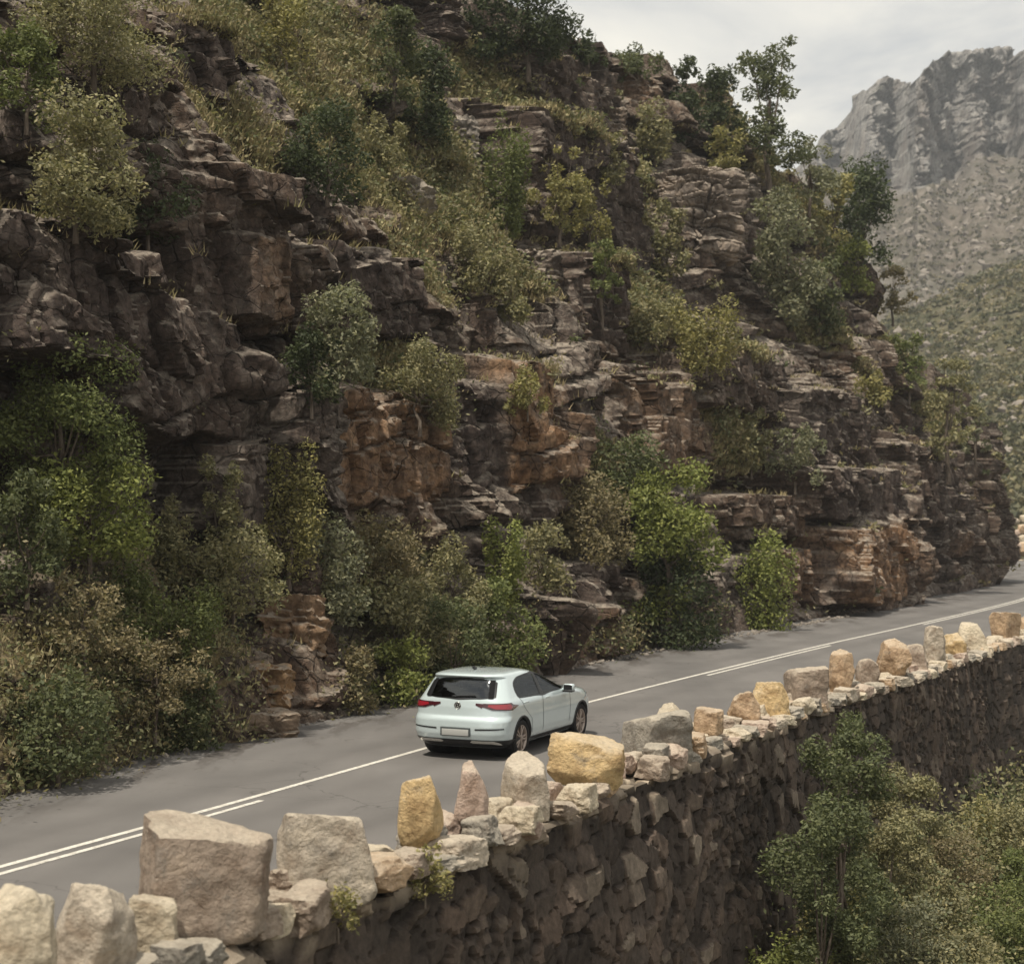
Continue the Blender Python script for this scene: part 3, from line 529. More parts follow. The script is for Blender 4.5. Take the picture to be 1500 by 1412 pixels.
def per(u, z):
    u, z = np.broadcast_arrays(np.asarray(u, float), np.asarray(z, float)); xr, xf, w, rx, ry, fx, fy = lv(z); n = 2/2.5
    c = np.clip(u-1, 0, 1)*math.pi/2; f = np.clip(u-3, 0, 1)*math.pi/2
    x = np.where(u < 1, xr, np.where(u < 2, xr+rx*(1-np.cos(c).clip(0)**n), np.where(u < 3, (xr+rx)+(u-2)*((xf-fx)-(xr+rx)), np.where(u < 4, xf-fx+fx*np.sin(f).clip(0)**n, xf))))
    y = np.where(u < 1, u*(w-ry), np.where(u < 2, (w-ry)+ry*np.sin(c).clip(0)**n, np.where(u < 3, w, np.where(u < 4, (w-fy)+fy*np.cos(f).clip(0)**n, (5-u)*(w-fy)))))
    bow = .045*(y/np.maximum(w, .05))**2; x = x+np.where(u < 2.0, bow*np.where(u < 1, 1, np.cos(c)), 0)
    mid = np.clip((u-2), 0, 1); y = y-.012*np.where((u >= 2) & (u < 3), (2*mid-1)**2*0, 0)
    return x, y
def yside(x, z):
    xr, xf, w, rx, ry, fx, fy = lv(z); e = 2.5
    t = np.clip((xr+rx-x)/rx, 0, 1); s = np.clip((x-(xf-fx))/fx, 0, 1)
    return np.where(t > 0, (w-ry)+ry*(1-t**e)**(1/e), np.where(s > 0, (w-fy)+fy*(1-s**e)**(1/e), w))
def xrear(y, z):
    xr, xf, w, rx, ry, fx, fy = lv(z); e = 2.5; a = np.abs(y); t = np.clip((a-(w-ry))/ry, 0, 1)
    return xr+rx-rx*(1-t**e)**(1/e)+.045*(a/w)**2*np.where(t > 0, (1-t**e)**(1/e), 1)
def xfront(y, z):
    xr, xf, w, rx, ry, fx, fy = lv(z); e = 2.5; t = np.clip((np.abs(y)-(w-fy))/fy, 0, 1); return xf-fx+fx*(1-t**e)**(1/e)
def mapper(kind, off, sd=1):
    if kind == 'side': return lambda a, z: np.c_[a, sd*(yside(a, z)+off), z]
    if kind == 'rear': return lambda a, z: np.c_[xrear(a, z)-off, a, z]
    if kind == 'front': return lambda a, z: np.c_[xfront(a, z)+off, a, z]
    if kind == 'per':
        def f(a, z):
            x, y = per(np.abs(a), z); x2, y2 = per(np.abs(a)+.01, z); t = np.c_[x2-x, y2-y]; t /= np.linalg.norm(t, axis=1)[:, None]+1e-9
            return np.c_[x-t[:, 1]*off*1., sd*(y+t[:, 0]*off), z] if True else None
        return f
def inpoly(a, z, P):
    P = np.array(P); r = np.zeros(a.shape, bool); j = len(P)-1
    for i in range(len(P)):
        c = ((P[i, 1] > z) != (P[j, 1] > z)); xx = (P[j, 0]-P[i, 0])*(z-P[i, 1])/((P[j, 1]-P[i, 1]) or 1e-9)+P[i, 0]; r ^= c & (a < xx); j = i
    return r
def round_poly(P, it=2):
    P = np.array(P, float)
    for _ in range(it): Q = np.roll(P, -1, 0); P = np.stack([P*.8+Q*.2, P*.2+Q*.8], 1).reshape(-1, 2)
    return P
def dense(P, n=90):
    P = np.vstack([P, P[:1]]); d = np.r_[0, np.cumsum(np.hypot(*np.diff(P, axis=0).T))]; t = np.linspace(0, d[-1], n, endpoint=False); return np.c_[np.interp(t, d, P[:, 0]), np.interp(t, d, P[:, 1])]
def patch(P, mp_, f0=0., f1=1., rings=8, th=.0, grow=0.):
    P = dense(np.array(P, float)); c = P.mean(0); V = []
    fs = np.linspace(max(f0, .002), f1, rings)
    for f in fs:
        Q = c+(P-c)*f
        if f0 > 0:
            d = P-c; Q = P+d/np.linalg.norm(d, axis=1)[:, None]*(f-1)
        V.append(mp_(Q[:, 0], Q[:, 1]))
    V = np.concatenate(V); return V, grid_q(rings, len(P), True)
def part(name, VQ, mat, parent, smooth=True, label=None):
    o = link(name, mesh_np(name, VQ[0], VQ[1], smooth), mat, parent)
    if label: o['label'] = label
    return o
def bxs(lst):
    V, Q, n = [], [], 0
    for (cx, cy, cz, sx, sy, sz, *r) in lst:
        b = bmesh.new(); bmesh.ops.create_cube(b, size=1); 
        bmesh.ops.scale(b, vec=(sx, sy, sz), verts=b.verts); bmesh.ops.bevel(b, geom=list(b.edges), offset=min(sx, sy, sz)*.3, segments=2, affect='EDGES', profile=.6)
        if r: bmesh.ops.rotate(b, cent=(0, 0, 0), matrix=Matrix.Rotation(r[0], 3, r[1] if len(r) > 1 else 'Y'), verts=b.verts)
        bmesh.ops.translate(b, vec=(cx, cy, cz), verts=b.verts); bmesh.ops.triangulate(b, faces=b.faces)
        V += [v.co[:] for v in b.verts]; Q += [[v.index+n for v in f.verts] for f in b.faces]; n = len(V); b.free()
    return np.array(V), np.array(Q)
CYAW = R(24.9)
car = empty('car', (-.62, 28.45, 0.006), R(90)-CYAW)
tag(car, 'pale blue white five door hatchback driving away along the mountain road', 'car')
SIDE = round_poly([(.03, .998), (-.06, 1.03), (-.075, 1.16), (-.02, 1.26), (.20, 1.335), (.62, 1.35), (1.02, 1.34), (1.42, 1.215), (1.98, 1.025), (1.95, .998)], 2)
REARW = round_poly([(-.635, 1.03), (.635, 1.03), (.62, 1.12), (.565, 1.33), (-.565, 1.33), (-.62, 1.12)], 1)
FRONTW = round_poly([(-.66, 1.05), (.66, 1.05), (.50, 1.36), (-.50, 1.36)], 1)
us = np.r_[np.linspace(0, 1, 14)[:-1], np.linspace(1, 2, 26)[:-1], np.linspace(2, 3, 110)[:-1], np.linspace(3, 4, 40)[:-1], np.linspace(4, 5, 14)]
zs = np.r_[np.arange(.20, 1.34, .018), np.linspace(1.345, 1.468, 16)]
U, Z = np.meshgrid(us, zs, indexing='ij'); X, Y = per(U, Z); V, Q = [], []
for sd in (1, -1):
    b = len(V)*X.size; V.append(np.stack([X, sd*Y, Z], -1).reshape(-1, 3)); q = grid_q(len(us), len(zs)); q = q if sd < 0 else q[:, ::-1]
    vv = V[-1]; cn = vv[q].mean(1)
    hole = inpoly(cn[:, 0], cn[:, 2], SIDE) & (abs(cn[:, 1]) > .55) & (cn[:, 0] > -.2)
    hole |= inpoly(cn[:, 1], cn[:, 2], REARW) & (cn[:, 0] < 0) & (cn[:, 2] < 1.33)
    hole |= inpoly(cn[:, 1], cn[:, 2], FRONTW) & (cn[:, 0] > 1.1)
    for wx in (0, 2.63): hole |= (np.hypot(cn[:, 0]-wx, cn[:, 2]-.33) < .355) & (abs(cn[:, 1]) > .5)
    Q.append(q[~hole]+b)
V = np.concatenate(V); Q = np.concatenate(Q)
part('body', (V, Q), PAINTC, car)
# roof closing cap and floor
part('floor_pan', bxs([(1.3, 0, .24, 3.4, 1.3, .06), (1.32, 0, .36, 1.85, 1.62, .2), (-.5, 0, .45, .35, 1.3, .3), (3.1, 0, .45, .5, 1.2, .35)]), BLACK, car)
for sd in (1, -1):
    sm_ = mapper('side', .003, sd); sg_ = mapper('side', .006, sd)
    dl = part('window_trim', patch(SIDE, mapper('side', .005, sd), 1-.012, 1.035, 4), BLACK, car)
    fr = [p for p in dense(SIDE, 200) if p[0] > .93]; re = [p for p in dense(SIDE, 200) if p[0] < .80]
    part('side_window', patch(fr, sg_), GLASS, car); g = part('side_window', patch(re, sg_), GLASS, car)
    part('window_pillar', patch([(.80, 1.0), (.94, 1.0), (.92, 1.345), (.82, 1.345)], mapper('side', .009, sd)), BLACK, car)
    # door seams, sill and belt
    for sx in ([(2.05, .98), (2.08, .75), (2.04, .36)], [(.86, 1.0), (.86, .7), (.87, .34)], [(-.05, 1.0), (.10, .82), (.37, .62), (.42, .34)]):
        sx = dense(np.array(sx+sx[::-1]), 60)[:30]; wd_ = .006
        VV = np.concatenate([sm_(sx[:, 0]-wd_, sx[:, 1]), sm_(sx[:, 0]+wd_, sx[:, 1])]); qq = grid_q(2, 30); part('door_seam', (VV, qq), BLACK, car)
    part('sill_trim', patch([(.38, .23), (2.25, .23), (2.25, .30), (.38, .30)], sm_), BLACK, car)
    for hx in (.16, 1.08): part('door_handle', bxs([(hx, sd*(.878), .915, .19, .03, .026)]), PAINTC, car)
    m_ = part('side_mirror', bxs([(1.80, sd*.985, 1.02, .12, .20, .13, .0), (1.86, sd*.87, .985, .08, .10, .04)]), PAINTC, car); part('mirror_base', bxs([(1.79, sd*.98, .955, .14, .19, .035), (1.745, sd*.985, 1.025, .02, .16, .09)]), BLACK, m_)
    # tail lamp wrapping the corner
    tl = part('tail_light', patch([(1.0, .895), (1.20, .85), (1.98, .835), (2.08, .90), (1.90, .965), (1.0, .955)] if True else 0, mapper('per', .010, sd), rings=10), REDD, car)
    part('lamp_lens', patch([(.72, .925), (.98, .875), (1.02, .95), (.74, .955)], mapper('per', .010, sd)), REDD, tl)
    part('lamp_lens', patch([(1.10, .905), (1.30, .868), (1.84, .852), (1.95, .895), (1.80, .945), (1.12, .94)], mapper('per', .015, sd)), RED, tl)
    part('headlight', patch([(3.05, .72), (3.75, .70), (3.85, .79), (3.35, .83)], mapper('per', .008, sd)), LAMPW, car)
    part('exhaust_trim', patch([(.58, .300), (.66, .335), (1.30, .335), (1.50, .300), (1.60, .262), (1.52, .262), (1.25, .285), (.70, .285)], mapper('per', .014, sd)), CHROME, car)
    for wx in (0, 2.63):
        tt = np.linspace(0, 2*math.pi, 72, endpoint=False); VV = []
        for r_, o_2 in ((.335, -.06), (.345, .006), (.372, .008), (.378, .0)):
            a, z = wx+r_*np.cos(tt), .33+r_*np.sin(tt); zz_ = np.maximum(z, .19); VV.append(np.c_[a, sd*(yside(a, np.clip(zz_, .2, 1.4))+o_2), zz_])
        part('wheel_arch', (np.concatenate(VV), grid_q(4, 72, True)), BLACK, car)
        ring = [(.34, .90), (.37, .5), (.02, .5)]; VV = [np.c_[wx+r_*np.cos(tt), np.full(72, sd*(y_-.06)), .33+r_*np.sin(tt)] for r_, y_ in ring]
        part('arch_liner', (np.concatenate(VV), grid_q(3, 72, True)), BLACK, car)
        wh = empty('wheel', (wx, sd*.76, .318)); wh.parent = car
        pr = [(.205, .085), (.225, .108), (.27, .116), (.305, .108), (.318, .085), (.320, .03), (.320, -.03), (.318, -.085), (.305, -.108), (.25, -.112), (.205, -.09)]
        part('tyre', (np.concatenate([np.c_[r_*np.cos(tt), np.full(72, sd*y_), r_*np.sin(tt)] for r_, y_ in pr]), grid_q(len(pr), 72, True)), RUB, wh)
        pr = [(.215, .102), (.222, .108), (.212, .10), (.198, .075), (.19, -.02), (.08, -.03), (.003, -.03)]
        part('rim', (np.concatenate([np.c_[r_*np.cos(tt), np.full(72, sd*y_), r_*np.sin(tt)] for r_, y_ in pr]), grid_q(len(pr), 72, True)), RIM, wh)
        sp = []
        for i in range(10):
            a = i*math.pi/5+(.12 if i % 2 else -.12)+.3; sp.append((math.cos(a)*.125, sd*.082, math.sin(a)*.125, .175, .03, .030, -a))
        sp.append((0, sd*.085, 0, .10, .035, .10)); part('spoke', bxs(sp), RIM, wh)
part('rear_window', patch(REARW, mapper('rear', .006)), GLASS, car); part('window_trim', patch(REARW, mapper('rear', .004), .965, 1.03, 4), BLACK, car)
part('window_trim', patch([(-.63, 1.03), (-.54, 1.03), (-.495, 1.325), (-.57, 1.325)], mapper('rear', .010)), MATT, car); part('window_trim', patch([(.63, 1.03), (.54, 1.03), (.495, 1.325), (.57, 1.325)], mapper('rear', .010)), MATT, car)
part('windscreen', patch(FRONTW, mapper('front', .006)), GLASS, car); part('window_trim', patch(FRONTW, mapper('front', .004), .97, 1.03, 4), BLACK, car)
part('rear_wiper', bxs([(-.668, -.10, 1.065, .02, .42, .018, -.08, 'X'), (-.66, .10, 1.05, .04, .06, .04)]), BLACK, car)
part('tailgate_seam', patch([(-1.0, .70), (0, .70), (0, .70), (1., .70)], mapper('rear', .0)), BLACK, car) if False else None
dfz = np.linspace(.205, .345, 10); dfu = np.linspace(0, 2.12, 50); UU, ZZ = np.meshgrid(dfu, dfz, indexing='ij')
for sd in (1, -1):
    v = mapper('per', .007, sd)(UU.ravel(), ZZ.ravel()); part('rear_diffuser', (v, grid_q(50, 10) if sd < 0 else grid_q(50, 10)[:, ::-1]), BLACK, car)
yy = np.linspace(-.52, .52, 60); YY, ZZ = np.meshgrid(yy, np.linspace(.475, .60, 8), indexing='ij')
part('plate_recess', (np.c_[xrear(YY.ravel(), ZZ.ravel())-.004, YY.ravel(), ZZ.ravel()], grid_q(60, 8)), plain('recess', (.20, .25, .25), .5), car) if False else None
nump = part('number_plate', bxs([(-.812, 0, .465, .012, .50, .105)]), PLATE, car)
part('plate_frame', bxs([(-.806, 0, .475, .012, .56, .15)]), plain('plate_surround', (.07, .08, .08), .5), car)
part('bumper_crease', patch([(-.84, .53), (-.36, .51), (-.36, .535), (-.84, .55)], mapper('rear', .005)), BLACK, car)
part('bumper_crease', patch([(.84, .53), (.36, .51), (.36, .535), (.84, .55)], mapper('rear', .005)), BLACK, car)
# round emblem with the two stacked letters V and W
def rings(r0, r1, x, cy, cz, d=.008):
    tt = np.linspace(0, 2*math.pi, 40, endpoint=False); V = np.concatenate([np.c_[np.full(40, x_), cy+r_*np.cos(tt), cz+r_*np.sin(tt)] for r_, x_ in ((r0, x), (r0, x-d), (r1, x-d), (r1, x))]); return V, grid_q(4, 40, True)
ex = float(xrear(np.array([0.]), np.array([.90]))[0])-.004
em = part('emblem', rings(.0005, .064, ex, 0, .905, .004), BLACK, car)
part('emblem_ring', rings(.055, .064, ex-.004, 0, .905, .006), CHROME, em)
def bar(y0, z0, y1, z1): L_ = math.hypot(y1-y0, z1-z0); return (ex-.008, (y0+y1)/2, (z0+z1)/2, .006, L_+.006, .010, math.atan2(z1-z0, y1-y0), 'X')
z_ = .905
part('emblem_letters', bxs([bar(.024, z_+.050, 0, z_+.010), bar(-.024, z_+.050, 0, z_+.010), bar(.047, z_+.028, .022, z_-.042), bar(-.047, z_+.028, -.022, z_-.042), bar(.022, z_-.042, 0, z_-.002), bar(-.022, z_-.042, 0, z_-.002)]), CHROME, em)
part('antenna', bxs([(-.06, 0, 1.485, .13, .035, .05, .25)]), BLACK, car)
sts = []
for sy in (.37, -.37):
    s1 = part('seat', bxs([(1.05, sy, .62, .52, .50, .2), (.80, sy, .90, .16, .48, .56, -.25)]), INTER, car); part('headrest', bxs([(.70, sy, 1.235, .10, .25, .17)]), INTER, s1)
rb = part('rear_bench', bxs([(.25, 0, .62, .5, 1.25, .2), (.0, 0, .86, .15, 1.25, .5, -.25)]), INTER, car)
for sy in (.40, 0, -.40): part('headrest', bxs([(-.08, sy, 1.13, .09, .22, .12)]), INTER, rb)
part('dashboard', bxs([(1.95, 0, .86, .5, 1.4, .25)]), INTER, car)
part('steering_wheel', (lambda tt: (np.concatenate([np.c_[1.58+(.18+r_)*np.sin(tt)*.35+x_, .37+(.18+r_)*np.cos(tt), 1.0+(.18+r_)*np.sin(tt)] for r_, x_ in ((-.012, 0), (0, .012), (.012, 0), (0, -.012), (-.012, 0))]), grid_q(5, 40, True)))(np.linspace(0, 2*math.pi, 40, endpoint=False)), BLACK, car)

# ------------------------------------------------------------------ plants
def quads(c, n, L_, wr, rng, flat=.0):
    """leaf faces: centres c, outward n, length L_, width ratio"""
    m = len(c); a = rng.normal(0, 1, (m, 3)); a[:, 2] = a[:, 2]*.7+.15; a /= np.linalg.norm(a, axis=1)[:, None]
    nn = n+rng.normal(0, .75, (m, 3)); b = np.cross(a, nn); b /= np.linalg.norm(b, axis=1)[:, None]+1e-9
    l = L_*(.6+.8*rng.rand(m, 1)); w = l*wr; V = np.stack([c-a*l*.5, c+b*w*.5, c+a*l*.5, c-b*w*.5], 1).reshape(-1, 3)
    return V, np.arange(len(V)).reshape(-1, 4)
def tube(pts, rad, k_=6):
    pts = np.array(pts, float); n = len(pts); T = np.gradient(pts, axis=0); T /= np.linalg.norm(T, axis=1)[:, None]+1e-9
    ref = np.array([.31, .87, .12]); A = np.cross(T, ref); A /= np.linalg.norm(A, axis=1)[:, None]+1e-9; B = np.cross(T, A); t = np.linspace(0, 2*math.pi, k_, endpoint=False)
    V = (pts[:, None]+np.array(rad)[:, None, None]*(np.cos(t)[None, :, None]*A[:, None]+np.sin(t)[None, :, None]*B[:, None])).reshape(-1, 3); return V, grid_q(n, k_, True)
def crown_lobes(style, W_, H_, rng):
    lob = []
    def add(x, y, z, r, rz): lob.append((x, y, z, r, rz))
    if style == 'round':
        for i in range(26):
            a = rng.rand()*6.28; t = rng.rand()**.5; z = .08+.80*rng.rand(); rr_ = .40*math.sqrt(max(.05, 1-((z-.45)/.55)**2)); add(math.cos(a)*rr_*t*W_, math.sin(a)*rr_*t*W_, z*H_, W_*rng.uniform(.10, .20), 0)
    elif style == 'tree':
        for i in range(36):
            a = rng.rand()*6.28; t = rng.rand()**.5; z = .15+.75*rng.rand(); rr_ = .44*math.sqrt(max(.05, 1-((z-.55)/.5)**2)); add(math.cos(a)*rr_*t*W_, math.sin(a)*rr_*t*W_, z*H_, W_*rng.uniform(.09, .18), 0)
    elif style == 'wispy':
        for i in range(34):
            a = rng.rand()*6.28; z = .16+.82*rng.rand(); rr_ = .42*(1-.55*max(0, z-.3)); t = rng.rand()**.6; add(math.cos(a)*rr_*t*W_, math.sin(a)*rr_*t*W_, z*H_, W_*rng.uniform(.06, .13), 0)
    elif style == 'upright':
        n = 9
        for i in range(n):
            a = rng.rand()*6.28; t = rng.rand()**.6*.38; hh = rng.uniform(.6, .97)
            for j in range(4): z = hh*(j+1.3)/5.0; add(math.cos(a)*t*W_*(.5+z*.8), math.sin(a)*t*W_*(.5+z*.8), z*H_, W_*rng.uniform(.08, .13), 1.5)
    elif style == 'spread':
        for i in range(20):
            a = rng.rand()*6.28; t = rng.rand()**.5*.42; add(math.cos(a)*t*W_, math.sin(a)*t*W_, H_*rng.uniform(.35, .85)*(1-.6*t), W_*rng.uniform(.08, .16), 0)
    return lob
PC = dict(green=(.150, .170, .075), bright=(.215, .235, .088), dark=(.070, .086, .050), olive=(.250, .232, .148), grey=(.215, .215, .158), yellow=(.275, .250, .125), brown=(.225, .190, .128), deep=(.118, .132, .075))
def plant(name, cat, label, loc, W_, H_, style, colr, seed, leaf=.09, lean=(0, 0), dens=1., group=None, mesh=None, trunk_r=None):
    rng = np.random.RandomState(seed)
    root = empty(name, loc, rng.rand()*6.28); tag(root, label, cat, group)
    lob = crown_lobes(style, W_, H_, rng); V = []
    area = W_*H_; N = int(min(14000, max(500, dens*7.5*area/(leaf*leaf*.5)))); wts = np.array([l[3]**2 for l in lob]); wts /= wts.sum()
    for (x, y, z, r, rz), w in zip(lob, wts):
        m = max(12, int(N*w)); d = rng.normal(0, 1, (m, 3)); d /= np.linalg.norm(d, axis=1)[:, None]; rad = r*(.35+.75*rng.rand(m, 1)**.5)*(1+.25*np.sin(d[:, :1]*5+x*9)*np.cos(d[:, 2:3]*6+y*7))
        sc = np.array([1, 1, .85 if not rz else 1.7]); c = np.array([x, y, z])+d*rad*sc; c = c[c[:, 2] > -.1*H_]; V.append((c, np.tile([0, 0, .35], (len(c), 1))+((c-np.array([x, y, z]))/r)))
    c = np.concatenate([v[0] for v in V]); n = np.concatenate([v[1] for v in V])
    z0_ = np.percentile(c[:, 2], 1.)+.04*H_ if style in ('round', 'upright', 'spread') else 0.; c[:, 2] = (c[:, 2]-z0_)*H_/(np.percentile(c[:, 2], 99.5)-z0_); c[:, :2] *= W_*.5/np.percentile(np.hypot(c[:, 0], c[:, 1]), 97)
    v, q = quads(c, n, leaf, .5, rng)
    me = mesh_np('crown', v, q); cr = link('crown', me, LEAF, root); cr.color = (*PC[colr], 1)
    tr = trunk_r or max(.02, .022*H_); VV, QQ, nv = [], [], 0
    top = np.array([lean[0]*.6*H_, lean[1]*.6*H_, .62*H_ if style in ('tree', 'wispy') else .34*H_]); mid = top*.5+np.array([.05*W_*rng.normal(), .05*W_*rng.normal(), 0])
    segs = [([(0, 0, -min(.35, .3*H_)), (0, 0, .02*H_), mid, top], [tr*1.25, tr, tr*.75, tr*.45])]
    for i in rng.choice(len(lob), min(11, len(lob)), replace=False):
        x, y, z, r, _ = lob[i]; f = rng.uniform(.35, .95); s0 = top*f; e_ = np.array([x+lean[0]*z, y+lean[1]*z, z]); m_ = (s0+e_)/2+np.array([0, 0, -.06*H_]); segs.append(([s0, m_, e_], [tr*.42, tr*.26, tr*.10]))
    for p_, r_ in segs: v, q = tube(p_, r_); VV.append(v); QQ.append(q+nv); nv += len(v)
    link('trunk', mesh_np('trunk', np.concatenate(VV), np.concatenate(QQ), True), BARK, root)
    return root
OUTW = -NV
